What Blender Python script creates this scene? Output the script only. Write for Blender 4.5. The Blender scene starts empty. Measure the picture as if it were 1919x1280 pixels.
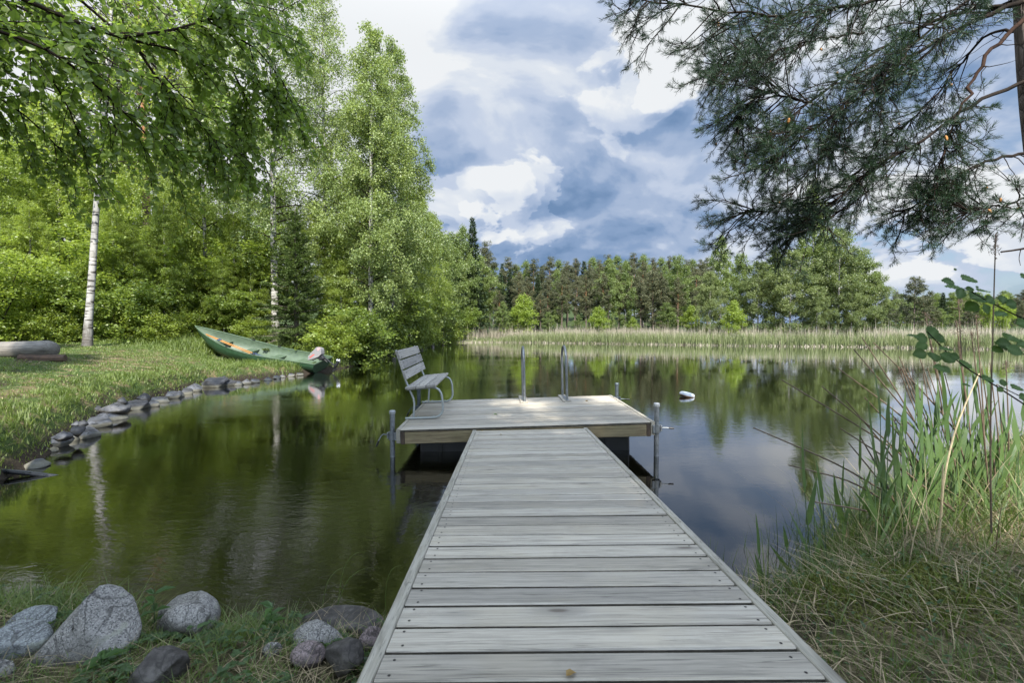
EXPOSURE = 1.18
SUN_AZ = (0.18, -0.98)
SUN_EL = 46.0
SUN_E = 5.0
SKY_S = 0.06
CLOUD_S = 0.40
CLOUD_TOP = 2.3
WAVE = 0.0032
CL_RELIEF = 1.9
CL_BASE = 0.54
import bpy, bmesh, math, random
import numpy as np
from mathutils import Vector, Matrix, Euler

PI = math.pi
scene = bpy.context.scene
col = scene.collection
rng = np.random.default_rng(7)
random.seed(7)

# ------------------------------------------------------------------ camera model (used to read distances off the photograph)
CAM = np.array([0.0, 0.0, 1.6])
FPX, CX, CY, YH = 853.0, 959.5, 640.0, 614.0
PITCH = math.atan((CY - YH) / FPX)


def ray(px, py):
    x = (px - CX) / FPX
    z = (CY - py) / FPX
    return np.array([x, math.cos(PITCH) + z * math.sin(PITCH), -math.sin(PITCH) + z * math.cos(PITCH)])


def at(px, py, Y):
    """the point seen at (px, py) of the photograph, Y metres ahead"""
    d = ray(px, py)
    return CAM + d * (Y / d[1])


# ------------------------------------------------------------------ object helpers
def tag(o, label=None, cat=None, group=None, kind=None):
    if label: o['label'] = label
    if cat: o['category'] = cat
    if group: o['group'] = group
    if kind: o['kind'] = kind
    return o


def empty(name, loc=(0, 0, 0), rot=(0, 0, 0), label=None, cat=None, group=None):
    o = bpy.data.objects.new(name, None)
    o.empty_display_size = 0.1
    o.location = loc
    o.rotation_euler = rot
    col.objects.link(o)
    return tag(o, label, cat, group)


def link(name, me, parent=None, loc=None, rot=None, scale=None):
    o = bpy.data.objects.new(name, me)
    if loc is not None: o.location = loc
    if rot is not None: o.rotation_euler = rot
    if scale is not None: o.scale = scale
    col.objects.link(o)
    if parent: o.parent = parent
    return o


def np_mesh(name, V, F, mats, idx=None, smooth=False):
    """mesh from arrays; F is (m,k)"""
    V = np.ascontiguousarray(V, dtype=np.float32)
    F = np.ascontiguousarray(F, dtype=np.int32)
    me = bpy.data.meshes.new(name)
    m, k = F.shape
    me.vertices.add(len(V)); me.vertices.foreach_set('co', V.ravel())
    me.loops.add(m * k); me.loops.foreach_set('vertex_index', F.ravel())
    me.polygons.add(m); me.polygons.foreach_set('loop_start', np.arange(0, m * k, k, dtype=np.int32))
    for mt in (mats if isinstance(mats, (list, tuple)) else [mats]):
        me.materials.append(mt)
    if idx is not None:
        me.polygons.foreach_set('material_index', np.ascontiguousarray(idx, dtype=np.int32))
    me.polygons.foreach_set('use_smooth', np.full(m, smooth, dtype=bool))
    me.update(calc_edges=True)
    return me


class MB:
    """collects polygons and makes ONE mesh object"""

    def __init__(self):
        self.v, self.f, self.m, self.s = [], [], [], []

    def add(self, V, F, mi=0, smooth=False):
        b = len(self.v)
        self.v.extend([tuple(map(float, p)) for p in V])
        for f in F:
            self.f.append([int(i) + b for i in f]); self.m.append(mi); self.s.append(smooth)
        return self

    def box(self, c, d, rot=None, mi=0, bev=0.0):
        """box at centre c with sizes d, edges chamfered by bev"""
        bm = bmesh.new()
        bmesh.ops.create_cube(bm, size=1)
        for v in bm.verts:
            v.co = Vector((v.co.x * d[0], v.co.y * d[1], v.co.z * d[2]))
        if bev > 0:
            bmesh.ops.bevel(bm, geom=bm.edges[:], offset=bev, segments=1, affect='EDGES', profile=0.5)
        R = rot if rot is not None else Matrix.Identity(3)
        self._bm(bm, Matrix.Translation(Vector(c)) @ R.to_4x4(), mi)
        return self

    def _bm(self, bm, M, mi=0, smooth=False):
        bm.verts.index_update()
        V = [M @ v.co for v in bm.verts]
        F = [[v.index for v in f.verts] for f in bm.faces]
        self.add(V, F, mi, smooth)
        bm.free()

    def tube(self, P, R, k=8, mi=0, caps=True, sx=1.0, sy=1.0, up=None):
        V, F = tube(np.asarray(P, float), R, k, sx, sy, up)
        n = len(P)
        fs = [list(f) for f in F]
        if caps:
            fs.append(list(range(k))[::-1]); fs.append([(n - 1) * k + i for i in range(k)])
        self.add(V, fs, mi, True)
        return self

    def lathe(self, prof, c=(0, 0, 0), k=16, mi=0, M=None):
        V, F = [], []
        for r, z in prof:
            for i in range(k):
                a = 2 * PI * i / k
                V.append(Vector((r * math.cos(a), r * math.sin(a), z)))
        n = len(prof)
        for j in range(n - 1):
            for i in range(k):
                F.append((j * k + i, j * k + (i + 1) % k, (j + 1) * k + (i + 1) % k, (j + 1) * k + i))
        F.append(list(range(k))[::-1]); F.append([(n - 1) * k + i for i in range(k)])
        T = Matrix.Translation(Vector(c)) @ (M.to_4x4() if M is not None else Matrix.Identity(4))
        self.add([T @ v for v in V], F, mi, True)
        return self

    def build(self, name, mats, parent=None, auto=35):
        me = bpy.data.meshes.new(name)
        me.from_pydata(self.v, [], self.f)
        for mt in (mats if isinstance(mats, (list, tuple)) else [mats]):
            me.materials.append(mt)
        me.polygons.foreach_set('material_index', self.m)
        me.polygons.foreach_set('use_smooth', self.s)
        if any(self.s) and auto:
            me.update()
            bm = bmesh.new(); bm.from_mesh(me)
            lim = math.radians(auto)
            for e in bm.edges:
                if len(e.link_faces) == 2 and e.calc_face_angle(0) > lim:
                    e.smooth = False
            bm.to_mesh(me); bm.free()
        me.update()
        return link(name, me, parent)


def tube(P, R, k=6, sx=1.0, sy=1.0, up=None):
    P = np.asarray(P, float)
    n = len(P)
    R = np.broadcast_to(np.asarray(R, float), (n,))
    T = np.gradient(P, axis=0)
    T /= np.maximum(np.linalg.norm(T, axis=1, keepdims=True), 1e-9)
    ref = np.array(up, float) if up is not None else (np.array([0, 0, 1.0]) if abs(T[0, 2]) < 0.8 else np.array([1.0, 0, 0]))
    A = np.zeros((n, 3)); a = ref
    for i in range(n):
        a = a - T[i] * a.dot(T[i]); a = a / max(np.linalg.norm(a), 1e-9); A[i] = a
    B = np.cross(T, A)
    ang = np.arange(k) * 2 * PI / k
    V = (P[:, None, :] + R[:, None, None] * (np.cos(ang)[None, :, None] * A[:, None, :] * sx + np.sin(ang)[None, :, None] * B[:, None, :] * sy)).reshape(-1, 3)
    i = np.arange(n - 1)[:, None]; j = np.arange(k)[None, :]
    F = np.stack([i * k + j, i * k + (j + 1) % k, (i + 1) * k + (j + 1) % k, (i + 1) * k + j], -1).reshape(-1, 4)
    return V, F


class Cloud:
    """accumulates numpy quads (foliage, twigs)"""

    def __init__(self):
        self.V, self.F, self.I, self.n = [], [], [], 0

    def add(self, V, F, mi=0):
        self.V.append(V); self.F.append(F + self.n); self.I.append(np.full(len(F), mi)); self.n += len(V)

    def tube(self, P, R, k=4, mi=0):
        V, F = tube(P, R, k); self.add(V, F, mi)

    def mesh(self, name, mats, smooth=False):
        return np_mesh(name, np.concatenate(self.V), np.concatenate(self.F), mats, np.concatenate(self.I), smooth)


def unit(a):
    return a / np.maximum(np.linalg.norm(a, axis=-1, keepdims=True), 1e-9)


def leaf_quads(P, D, Nm, L, W, fold=0.15):
    """one folded rhombus per leaf"""
    D = unit(D); S = unit(np.cross(D, Nm)); Nn = np.cross(S, D)
    L = np.broadcast_to(L, (len(P),))[:, None]; W = np.broadcast_to(W, (len(P),))[:, None]
    m = P + D * L * 0.45 + Nn * W * fold
    V = np.stack([P, m + S * W * .5, P + D * L, m - S * W * .5], 1).reshape(-1, 3)
    F = np.arange(len(P) * 4).reshape(-1, 4)
    return V, F


def leaf_ovate(P, D, Nm, L, W, fold=0.12, curl=0.1):
    """two quads per leaf: an egg-shaped leaf folded along its midrib"""
    D = unit(D); S = unit(np.cross(D, Nm)); Nn = np.cross(S, D)
    n = len(P)
    L = np.broadcast_to(L, (n,))[:, None]; W = np.broadcast_to(W, (n,))[:, None]
    b = P; t = P + D * L - Nn * L * curl
    r1 = P + D * L * .22 + S * W * .44 + Nn * W * fold
    r2 = P + D * L * .58 + S * W * .40 + Nn * W * fold
    l1 = P + D * L * .22 - S * W * .44 + Nn * W * fold
    l2 = P + D * L * .58 - S * W * .40 + Nn * W * fold
    V = np.stack([b, r1, r2, t, l2, l1], 1).reshape(-1, 3)
    k = np.arange(n)[:, None] * 6
    F = np.concatenate([k + np.array([[0, 1, 2, 3]]), k + np.array([[0, 3, 4, 5]])], 0)
    return V, F


# ------------------------------------------------------------------ material helpers
class NT:
    def __init__(self, tree):
        self.t = tree

    def new(self, typ, **kw):
        n = self.t.nodes.new(typ)
        for k, v in kw.items():
            if k.startswith('_'):
                setattr(n, k[1:], v)
        for k, v in kw.items():
            if not k.startswith('_'):
                key = int(k[1:]) if k[0] == 'i' and k[1:].isdigit() else k.replace('__', ' ')
                self.set(n.inputs[key], v)
        return n

    def set(self, s, v):
        if isinstance(v, bpy.types.NodeSocket):
            self.t.links.new(v, s)
        elif isinstance(v, bpy.types.Node):
            self.t.links.new(v.outputs[0], s)
        else:
            if isinstance(v, (tuple, list)) and len(v) == 3 and s.type == 'RGBA':
                v = tuple(v) + (1,)
            s.default_value = v

    def math(self, op, a, b=0.0, c=None, clamp=False):
        n = self.new('ShaderNodeMath', _operation=op, i0=a, i1=b, _use_clamp=clamp)
        if c is not None: self.set(n.inputs[2], c)
        return n.outputs[0]

    def vmath(self, op, a, b=(0, 0, 0)):
        n = self.new('ShaderNodeVectorMath', _operation=op, i0=a, i1=b)
        return n.outputs['Value'] if op in ('DOT_PRODUCT', 'LENGTH', 'DISTANCE') else n.outputs[0]

    def mix(self, f, a, b, typ='RGBA', blend='MIX'):
        n = self.t.nodes.new('ShaderNodeMix'); n.data_type = typ
        if typ == 'RGBA':
            n.blend_type = blend
            ia, ib, o = 6, 7, 2
        else:
            ia, ib, o = 2, 3, 0
        self.set(n.inputs[0], f); self.set(n.inputs[ia], a); self.set(n.inputs[ib], b)
        return n.outputs[o]

    def noise(self, vec, scale=5.0, detail=3.0, rough=0.5, dist=0.0, dims='3D'):
        n = self.new('ShaderNodeTexNoise', _noise_dimensions=dims, Scale=scale, Detail=detail, Roughness=rough, Distortion=dist)
        if vec is not None: self.set(n.inputs['Vector'], vec)
        return n.outputs['Fac']

    def map(self, x, a, b, c=0.0, d=1.0, smooth=True):
        n = self.new('ShaderNodeMapRange', _interpolation_type='SMOOTHSTEP' if smooth else 'LINEAR', Value=x)
        n.inputs['From Min'].default_value = a; n.inputs['From Max'].default_value = b
        n.inputs['To Min'].default_value = c; n.inputs['To Max'].default_value = d
        return n.outputs[0]

    def scalev(self, vec, s, loc=(0, 0, 0)):
        n = self.new('ShaderNodeMapping', Vector=vec)
        n.inputs['Scale'].default_value = s; n.inputs['Location'].default_value = loc
        return n.outputs[0]

    def bump(self, h, strength=0.3, dist=0.01):
        n = self.new('ShaderNodeBump', Strength=strength, Distance=dist, Height=h)
        return n.outputs[0]


def material(name):
    m = bpy.data.materials.new(name); m.use_nodes = True
    m.node_tree.nodes.clear()
    t = NT(m.node_tree)
    out = t.new('ShaderNodeOutputMaterial')
    return m, t, out


def principled(t, out, **kw):
    p = t.new('ShaderNodeBsdfPrincipled')
    for k, v in kw.items():
        t.set(p.inputs[k.replace('__', ' ')], v)
    t.t.links.new(p.outputs[0], out.inputs[0])
    return p


def simple_mat(name, c, rough=0.6, metal=0.0, var=0.15, scale=20.0, bump=0.15, spec=0.5):
    m, t, out = material(name)
    co = t.new('ShaderNodeTexCoord').outputs['Object']
    n = t.noise(co, scale, 5, .6)
    n2 = t.noise(co, scale * .15, 3, .6)
    f = t.math('MULTIPLY', t.math('ADD', n, n2), .5)
    lo = tuple(x * (1 - var * 1.6) for x in c); hi = tuple(min(1, x * (1 + var * 1.6)) for x in c)
    colr = t.mix(t.map(f, .32, .68), lo, hi)
    p = principled(t, out, Base__Color=colr, Roughness=t.map(n, .3, .7, max(0, rough - .08), min(1, rough + .1)), Metallic=metal)
    p.inputs['Specular IOR Level'].default_value = spec
    if bump: t.set(p.inputs['Normal'], t.bump(n, bump, .003))
    return m


def wood_mat(name, axis, light, dark, warm, knots=True, rough=.75):
    """weathered board; axis = direction the grain runs"""
    m, t, out = material(name)
    tc = t.new('ShaderNodeTexCoord').outputs['Object']
    rnd = t.new('ShaderNodeNewGeometry').outputs['Random Per Island']
    off = t.new('ShaderNodeCombineXYZ', X=t.math('MULTIPLY', rnd, 37.0), Y=t.math('MULTIPLY', rnd, 91.0), Z=t.math('MULTIPLY', rnd, 53.0))
    v = t.vmath('ADD', tc, off)
    s = [46.0, 46.0, 46.0]; s[axis] = 1.3
    s2 = [110.0, 110.0, 110.0]; s2[axis] = 4.0
    warp = t.noise(v, 3.0, 2, .5)
    wv = t.vmath('ADD', t.scalev(v, s), t.new('ShaderNodeCombineXYZ', X=t.math('MULTIPLY', warp, 2.5), Y=t.math('MULTIPLY', warp, 2.5), Z=0.0))
    g1 = t.noise(wv, 1.0, 4, .6, .4)
    g2 = t.noise(t.scalev(v, s2), 1.0, 3, .65)
    blot = t.noise(v, 2.2, 4, .6)
    c = t.mix(t.map(g1, .22, .62), dark, light)
    c = t.mix(t.map(g2, .34, .55, .40, 0), c, tuple(x * .5 for x in dark))
    c = t.mix(t.map(blot, .45, .7, 0, .5), c, warm)
    bl2 = t.noise(v, 5.0, 5, .65)
    c = t.mix(t.map(bl2, .52, .72, 0, .5), c, tuple(x * .62 for x in light))
    crk = t.noise(t.vmath('ADD', t.scalev(v, [x_ * (1.0 if i_ != axis else .5) for i_, x_ in enumerate(s)]), (3.3, 7.7, 1.1)), 1.0, 3, .5, .3)
    c = t.mix(t.map(t.math('ABSOLUTE', t.math('SUBTRACT', crk, .5)), .004, .016, .55, 0), c, tuple(x * .3 for x in dark))
    # board-to-board difference
    br = t.map(rnd, 0, 1, .72, 1.18, False)
    c = t.mix(1.0, c, t.new('ShaderNodeCombineXYZ', X=br, Y=br, Z=br).outputs[0], blend='MULTIPLY')
    tint = t.map(t.math('FRACT', t.math('MULTIPLY', rnd, 7.31)), 0, 1, 0, .35, False)
    c = t.mix(tint, c, t.mix(1.0, c, (1.06, 1.0, .86), blend='MULTIPLY'))
    h = t.math('ADD', g1, t.math('MULTIPLY', g2, .6))
    if knots:
        ks = [7.5, 7.5, 7.5]; ks[axis] = 2.3
        vo = t.new('ShaderNodeTexVoronoi', Vector=t.scalev(v, ks), Scale=1.0)
        vo.inputs['Randomness'].default_value = 1.0
        pick = t.math('GREATER_THAN', t.new('ShaderNodeSeparateColor', Color=vo.outputs['Color']).outputs[0], .45)
        kd = t.math('ADD', vo.outputs['Distance'], t.math('MULTIPLY', t.math('SUBTRACT', bl2, .5), .12))
        core = t.math('MULTIPLY', t.map(kd, .05, .13, 1, 0), pick)
        halo = t.math('MULTIPLY', t.map(kd, .1, .36, .5, 0), pick)
        c = t.mix(halo, c, tuple(x * .62 for x in dark))
        c = t.mix(t.math('MULTIPLY', core, .75), c, (.09, .07, .055))
    p = principled(t, out, Base__Color=c, Roughness=t.map(g2, .3, .7, rough - .12, rough + .1))
    p.inputs['Specular IOR Level'].default_value = .3
    t.set(p.inputs['Normal'], t.bump(h, .35, .003))
    return m


def leaf_mat(name, c_lo, c_hi, trans=(.16, .28, .04), tf=.38, rough=.42, vary=.6, nscale=.6, gloss=.5):
    m, t, out = material(name)
    tc = t.new('ShaderNodeTexCoord').outputs['Object']
    rnd = t.new('ShaderNodeNewGeometry').outputs['Random Per Island']
    orn = t.new('ShaderNodeObjectInfo').outputs['Random']
    n = t.noise(tc, nscale, 2, .5)
    f = t.math('ADD', t.math('MULTIPLY', rnd, vary), t.math('MULTIPLY', t.map(n, .3, .7), 1 - vary))
    f = t.math('ADD', f, t.math('MULTIPLY', t.math('SUBTRACT', orn, .5), .35), clamp=True)
    c = t.mix(f, c_lo, c_hi)
    p = t.new('ShaderNodeBsdfPrincipled', Roughness=rough)
    t.set(p.inputs['Base Color'], c); p.inputs['Specular IOR Level'].default_value = gloss
    tr = t.new('ShaderNodeBsdfTranslucent', Color=t.mix(f, tuple(x * .65 for x in trans), trans))
    mx = t.new('ShaderNodeMixShader', Fac=tf, i1=p.outputs[0], i2=tr.outputs[0])
    t.t.links.new(mx.outputs[0], out.inputs[0])
    return m
# ------------------------------------------------------------------ camera
cam_d = bpy.data.cameras.new('camera')
cam_d.sensor_width = 36.0
cam_d.lens = 36.0 * FPX / 1919.0
cam_d.clip_start = 0.05
cam_d.clip_end = 3000
cam = bpy.data.objects.new('camera', cam_d)
cam.location = CAM
cam.rotation_euler = (PI / 2 - PITCH, 0, 0)
col.objects.link(cam)
scene.camera = cam
cam_d.dof.use_dof = True
cam_d.dof.focus_distance = 6.0
cam_d.dof.aperture_fstop = 5.0

scene.view_settings.view_transform = 'Standard'
scene.view_settings.look = 'None'
scene.view_settings.exposure = EXPOSURE
scene.view_settings.gamma = 1.0
scene.cycles.max_bounces = 10
scene.cycles.diffuse_bounces = 4
scene.cycles.transmission_bounces = 6
scene.cycles.transparent_max_bounces = 12
scene.cycles.caustics_reflective = False
scene.cycles.caustics_refractive = False
scene.cycles.use_denoising = True
scene.cycles.sample_clamp_indirect = 6.0

# ------------------------------------------------------------------ sun and sky
SUN_DIR = np.array(SUN_AZ + (0.0,)); SUN_DIR = SUN_DIR / np.linalg.norm(SUN_DIR)
SUN_DIR = np.array([SUN_DIR[0] * math.cos(math.radians(SUN_EL)), SUN_DIR[1] * math.cos(math.radians(SUN_EL)), math.sin(math.radians(SUN_EL))])
sun_d = bpy.data.lights.new('sun', 'SUN')
sun_d.energy = SUN_E
sun_d.angle = math.radians(0.6)
sun_d.color = (1.0, .94, .84)
sun = bpy.data.objects.new('sun', sun_d)
sun.rotation_euler = Vector(SUN_DIR).to_track_quat('Z', 'Y').to_euler()
sun.location = (-30, 10, 40)
col.objects.link(sun)

world = bpy.data.worlds.new('World')
scene.world = world
world.use_nodes = True
world.node_tree.nodes.clear()
w = NT(world.node_tree)
wout = w.new('ShaderNodeOutputWorld')
sky = w.new('ShaderNodeTexSky', _sky_type='NISHITA')
sky.sun_disc = False
sky.sun_elevation = math.radians(SUN_EL)
sky.sun_rotation = math.atan2(SUN_DIR[0], SUN_DIR[1])
sky.air_density = 1.0; sky.dust_density = .6; sky.ozone_density = 2.0
bg_sky = w.new('ShaderNodeBackground', Color=sky.outputs[0], Strength=SKY_S)
# clouds: a broken cloud deck, dark bellies and lit heads, all laid out by direction in the sky
g = w.new('ShaderNodeTexCoord').outputs['Generated']
sep = w.new('ShaderNodeSeparateXYZ', Vector=g)


def sky_dir(px, py):
    return tuple(float(x) for x in unit(ray(px, py)))


def cloud_coords(vec):
    s_ = w.new('ShaderNodeSeparateXYZ', Vector=vec)
    z_ = w.math('MAXIMUM', s_.outputs[2], 0.0)
    d_ = w.math('ADD', z_, .55)
    return w.new('ShaderNodeCombineXYZ', X=w.math('DIVIDE', s_.outputs[0], d_), Y=w.math('DIVIDE', s_.outputs[1], d_), Z=w.math('MULTIPLY', z_, 1.1)).outputs[0]


def blob(px, py, rad, wgt, soft=1.0, disp=None, sq=1.0):
    """1 inside a cone of radius rad (photo pixels) round a direction, 0 outside"""
    d = sky_dir(px, py)
    v = w.vmath('SUBTRACT', g, d)
    if sq != 1.0: v = w.vmath('MULTIPLY', v, (1.0 / sq, 1.0 / sq, 1.0))
    a = w.vmath('LENGTH', v)
    if disp is not None: a = w.math('ADD', a, disp)
    r = rad / FPX
    return w.math('MULTIPLY', w.map(a, r * (1 - .5 * soft), r * (1 + .5 * soft), 1, 0), wgt)


def billow(vec):
    """heaped cloud relief: soft swells with cauliflower knobs"""
    wn = w.new('ShaderNodeTexNoise', Vector=vec, Scale=2.2, Detail=3.0, Roughness=.5)
    v = w.vmath('ADD', vec, w.vmath('MULTIPLY', w.vmath('SUBTRACT', wn.outputs['Color'], (.5, .5, .5)), (.30, .30, .30)))
    n = w.noise(v, 3.4, 6, .52)
    vo = w.new('ShaderNodeTexVoronoi', _feature='F1', Vector=v, Scale=5.5, Detail=1.6, Roughness=.45, Lacunarity=2.3)
    try: vo.normalize = True
    except Exception: pass
    return w.math('SUBTRACT', w.math('MULTIPLY', n, 1.0), w.math('MULTIPLY', vo.outputs['Distance'], .42)), n


c0 = cloud_coords(g)
h0, nz = billow(c0)
h1, _ = billow(cloud_coords(w.vmath('ADD', g, (-.022, .0, .034))))
relief = w.math('MULTIPLY', w.math('SUBTRACT', h0, h1), CL_RELIEF)
big = w.noise(w.vmath('ADD', c0, (3.1, 1.7, .4)), 1.3, 3, .5)
hf, _ = billow(w.vmath('MULTIPLY', c0, (2.3, 2.3, 2.3)))
disp = w.math('MULTIPLY', w.math('SUBTRACT', w.math('ADD', h0, w.math('MULTIPLY', hf, .6)), .44), -.24)
disp2 = w.math('MULTIPLY', w.math('SUBTRACT', nz, .5), -.13)

light = w.math('ADD', w.math('MULTIPLY', w.math('SUBTRACT', big, .5), .55), w.math('ADD', relief, CL_BASE))
for b in ((730, -10, 140, .42, 1.0), (540, 100, 160, .12, 1.2), (200, 150, 330, .6, 1.2),
          (905, 215, 50, .16, .8), (1000, 300, 60, .04, 1.0), (1060, 235, 75, .09, 1.0), (1200, 345, 60, .10, 1.0), (1020, 70, 130, .08, 1.3),
          (1840, 400, 120, .10, 1.1, 2.0), (1640, 490, 100, .04, 1.2, 2.0), (1480, 480, 100, .06, 1.2), (1840, 520, 90, -.12, 1.2, 2.0),
          (900, 110, 80, -.10, 1.2), (825, 265, 62, -.22, .9), (790, 350, 60, -.14, 1.0), (1000, 190, 60, -.08, 1.2),
          (1120, 305, 70, -.20, .9), (1270, 255, 70, -.16, .9, 1.4), (1060, 450, 90, -.26, .8, 1.9), (940, 470, 70, -.10, .9, 1.6), (1230, 380, 110, -.06, 1.2), (960, 335, 40, -.10, 1.0)):
    light = w.math('ADD', light, blob(b[0], b[1], b[2], b[3], b[4], disp2, b[5] if len(b) > 5 else 1.0))
# the tall lit cumulus heads: hard cauliflower edges
for b in ((1266, 108, 50, .30, .22), (1320, 130, 55, .16, .4), (1205, 182, 44, .26, .3, 1.3), (868, 390, 26, .26, .4, 1.5), (985, 398, 16, .26, .5, 1.6), (930, 384, 20, .16, .5, 1.5), (1300, 195, 40, -.12, .6, 1.4),
          (1850, 415, 30, .35, .3, 1.4), (1775, 472, 40, .22, .4, 1.6), (1810, 466, 32, -.22, .5, 1.7)):
    light = w.math('ADD', light, blob(b[0], b[1], b[2], b[3], b[4], disp, b[5] if len(b) > 5 else 1.0))
ramp = w.new('ShaderNodeValToRGB', Fac=light)
cr = ramp.color_ramp
cr.interpolation = 'EASE'
for pos, c in ((0.0, (.18, .30, .51)), (.22, (.28, .405, .63)), (.42, (.43, .54, .745)), (.62, (.60, .69, .86)), (.84, (.80, .86, .95)), (1.05 - .05, (.95, .98, 1.01))):
    if pos == 0.0: e = cr.elements[0]
    elif pos == 1.0: e = cr.elements[-1]
    else: e = cr.elements.new(pos)
    e.position = pos; e.color = c + (1,)
# clouds made brighter overhead, behind the viewer and round the sun to lift shade
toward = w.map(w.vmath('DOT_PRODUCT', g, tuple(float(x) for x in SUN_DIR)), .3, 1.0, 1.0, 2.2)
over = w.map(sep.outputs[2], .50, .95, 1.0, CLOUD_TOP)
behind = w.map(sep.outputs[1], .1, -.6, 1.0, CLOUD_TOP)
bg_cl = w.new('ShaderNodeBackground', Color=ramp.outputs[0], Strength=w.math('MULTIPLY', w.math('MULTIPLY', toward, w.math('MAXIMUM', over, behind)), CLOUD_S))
# thinner cloud and open blue low on the right
open_ = w.math('MULTIPLY', w.math('ADD', blob(1850, 260, 200, 1, 1.2, None), blob(1650, 60, 200, .5, 1.2, None), clamp=True), w.map(light, .38, .66, .8, 0))
cover = w.math('SUBTRACT', 1.0, open_, clamp=True)
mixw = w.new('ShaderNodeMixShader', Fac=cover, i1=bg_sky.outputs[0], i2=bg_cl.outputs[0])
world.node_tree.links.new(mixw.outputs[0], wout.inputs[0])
world.cycles.sampling_method = 'MANUAL'
world.cycles.sample_map_resolution = 512
# ------------------------------------------------------------------ the lake outline and the lie of the land
SHORE = np.array([(-30, 2.9), (-8, 2.9), (-5, 2.9), (-3.23, 2.72), (-2.6, 2.60), (-2.13, 2.52), (-1.64, 2.36), (-1.1, 2.40), (-.77, 2.4), (0, 2.3), (.9, 2.35), (1.15, 2.5), (1.42, 2.74),
                  (1.78, 2.8), (2.53, 3.32), (3.43, 3.9), (5.37, 4.73), (6.1, 5.4), (6.6, 6.2), (8, 6.8), (12, 8), (20, 12), (30, 17), (45, 24), (64, 29),
                  (60, 31), (45, 32.3), (36.7, 33.3), (31.2, 35.9), (28.5, 37.9), (20.7, 40.1), (12.4, 44.0), (2.3, 48.7), (-3, 49.2), (-6, 48.4), (-7.15, 46.5), (-6.75, 36), (-6.65, 28.4),
                  (-6.54, 20.65), (-6.6, 18.0), (-6.75, 16.6), (-7.19, 15.3), (-7.83, 13.9), (-8.40, 12.84), (-8.2, 11.24), (-7.83, 9.5), (-7.11, 7.94), (-6.38, 6.52), (-5.69, 5.5),
                  (-5.28, 4.65), (-5.7, 4.1), (-8, 3.8), (-30, 3.8)])


def lake_dist(X, Y):
    """signed distance to the shoreline, positive on land"""
    P = np.stack([X.ravel(), Y.ravel()], 1)
    A = SHORE; B = np.roll(SHORE, -1, 0)
    best = np.full(len(P), 1e9); inside = np.zeros(len(P), bool)
    for a, b in zip(A, B):
        ab = b - a; ap = P - a
        tt = np.clip((ap @ ab) / (ab @ ab), 0, 1)
        best = np.minimum(best, np.hypot(*(ap - tt[:, None] * ab).T))
        c = (a[1] > P[:, 1]) != (b[1] > P[:, 1])
        with np.errstate(divide='ignore', invalid='ignore'):
            xi = (b[0] - a[0]) * (P[:, 1] - a[1]) / (b[1] - a[1] + 1e-12) + a[0]
        inside ^= c & (P[:, 0] < xi)
    return np.where(inside, -best, best).reshape(X.shape)


def sstep(a, b, x):
    t = np.clip((x - a) / (b - a), 0, 1)
    return t * t * (3 - 2 * t)


def vnoise(x, y, s, seed=0):
    """cheap smooth noise from a few sines"""
    r = np.random.default_rng(seed)
    o = 0
    for i in range(6):
        a = r.uniform(0, 2 * PI); f = r.uniform(.6, 1.8) / s
        o = o + np.sin((x * math.cos(a) + y * math.sin(a)) * f * 2 * PI + r.uniform(0, 6))
    return o / 6


def height(x, y):
    x = np.asarray(x, float); y = np.asarray(y, float)
    d = lake_dist(x, y)
    return height_d(x, y, d)


def height_d(x, y, d):
    near = sstep(4.4, 3.4, y) * sstep(9, 5, np.abs(x))
    left = sstep(-3, -5, x) * sstep(3.6, 4.6, y) * sstep(30, 22, y)
    boat = np.exp(-(((x + 9.2) / 2.3) ** 2 + ((y - 16.2) / 1.9) ** 2))
    A = .45 + (.82 - .45) * left; A = A * (1 - near) + .27 * near
    A = A * (1 - boat) + .30 * boat
    bank = .15 + .17 * left
    bank = bank * (1 - boat) + .10 * boat
    bank = bank * (1 - near) + .16 * near
    bw = .30 + .0 * d
    land = bank * sstep(0, 1, d / np.where(near > .5, .45, bw)) + A * (1 - np.exp(-np.maximum(d, 0) / 2.5)) * 1.0
    land = land + np.minimum(.11 * np.maximum(d - 15, 0), 9.0) * sstep(10, 30, np.abs(y) + np.maximum(-x - 12, 0) * 2) * (1 - .75 * sstep(15, 45, x))
    # mossy hump beside the pier on the right
    land = land + .11 * np.exp(-(((x - 2.2) / .75) ** 2 + ((y - 2.25) / .45) ** 2)) * (d > 0) * sstep(0, .4, d)
    # under the pier and the camera the ground stays low
    pier = np.exp(-((x - .25) / 1.0) ** 4) * sstep(3.2, 1.5, y)
    land = land * (1 - .45 * pier)
    n = vnoise(x, y, 2.3, 3) * .05 + vnoise(x, y, .7, 4) * .018
    land = land + n * sstep(.1, 1.2, d)
    bed = -np.minimum(1.8, .06 + .30 * np.maximum(-d, 0)) + vnoise(x, y, .9, 5) * .05 * sstep(0, 1, -d)
    return np.where(d > 0, land, bed)


def axis_grid(a, b, step, lo, hi, grow=1.16):
    g = list(np.arange(a, b + 1e-6, step))
    s = step; v = b
    while v < hi: s *= grow; v += s; g.append(min(v, hi))
    s = step; v = a
    while v > lo: s *= grow; v -= s; g.insert(0, max(v, lo))
    return np.array(sorted(set(g)))


gx = axis_grid(-10.5, 7.5, .10, -500, 500)
gy = axis_grid(-1.5, 18.0, .10, -60, 800)
GX, GY = np.meshgrid(gx, gy)
GD = lake_dist(GX, GY)
GZ = height_d(GX, GY, GD)
nx, ny = len(gx), len(gy)
ii = np.arange(nx * ny).reshape(ny, nx)
GF = np.stack([ii[:-1, :-1], ii[:-1, 1:], ii[1:, 1:], ii[1:, :-1]], -1).reshape(-1, 4)

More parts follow.
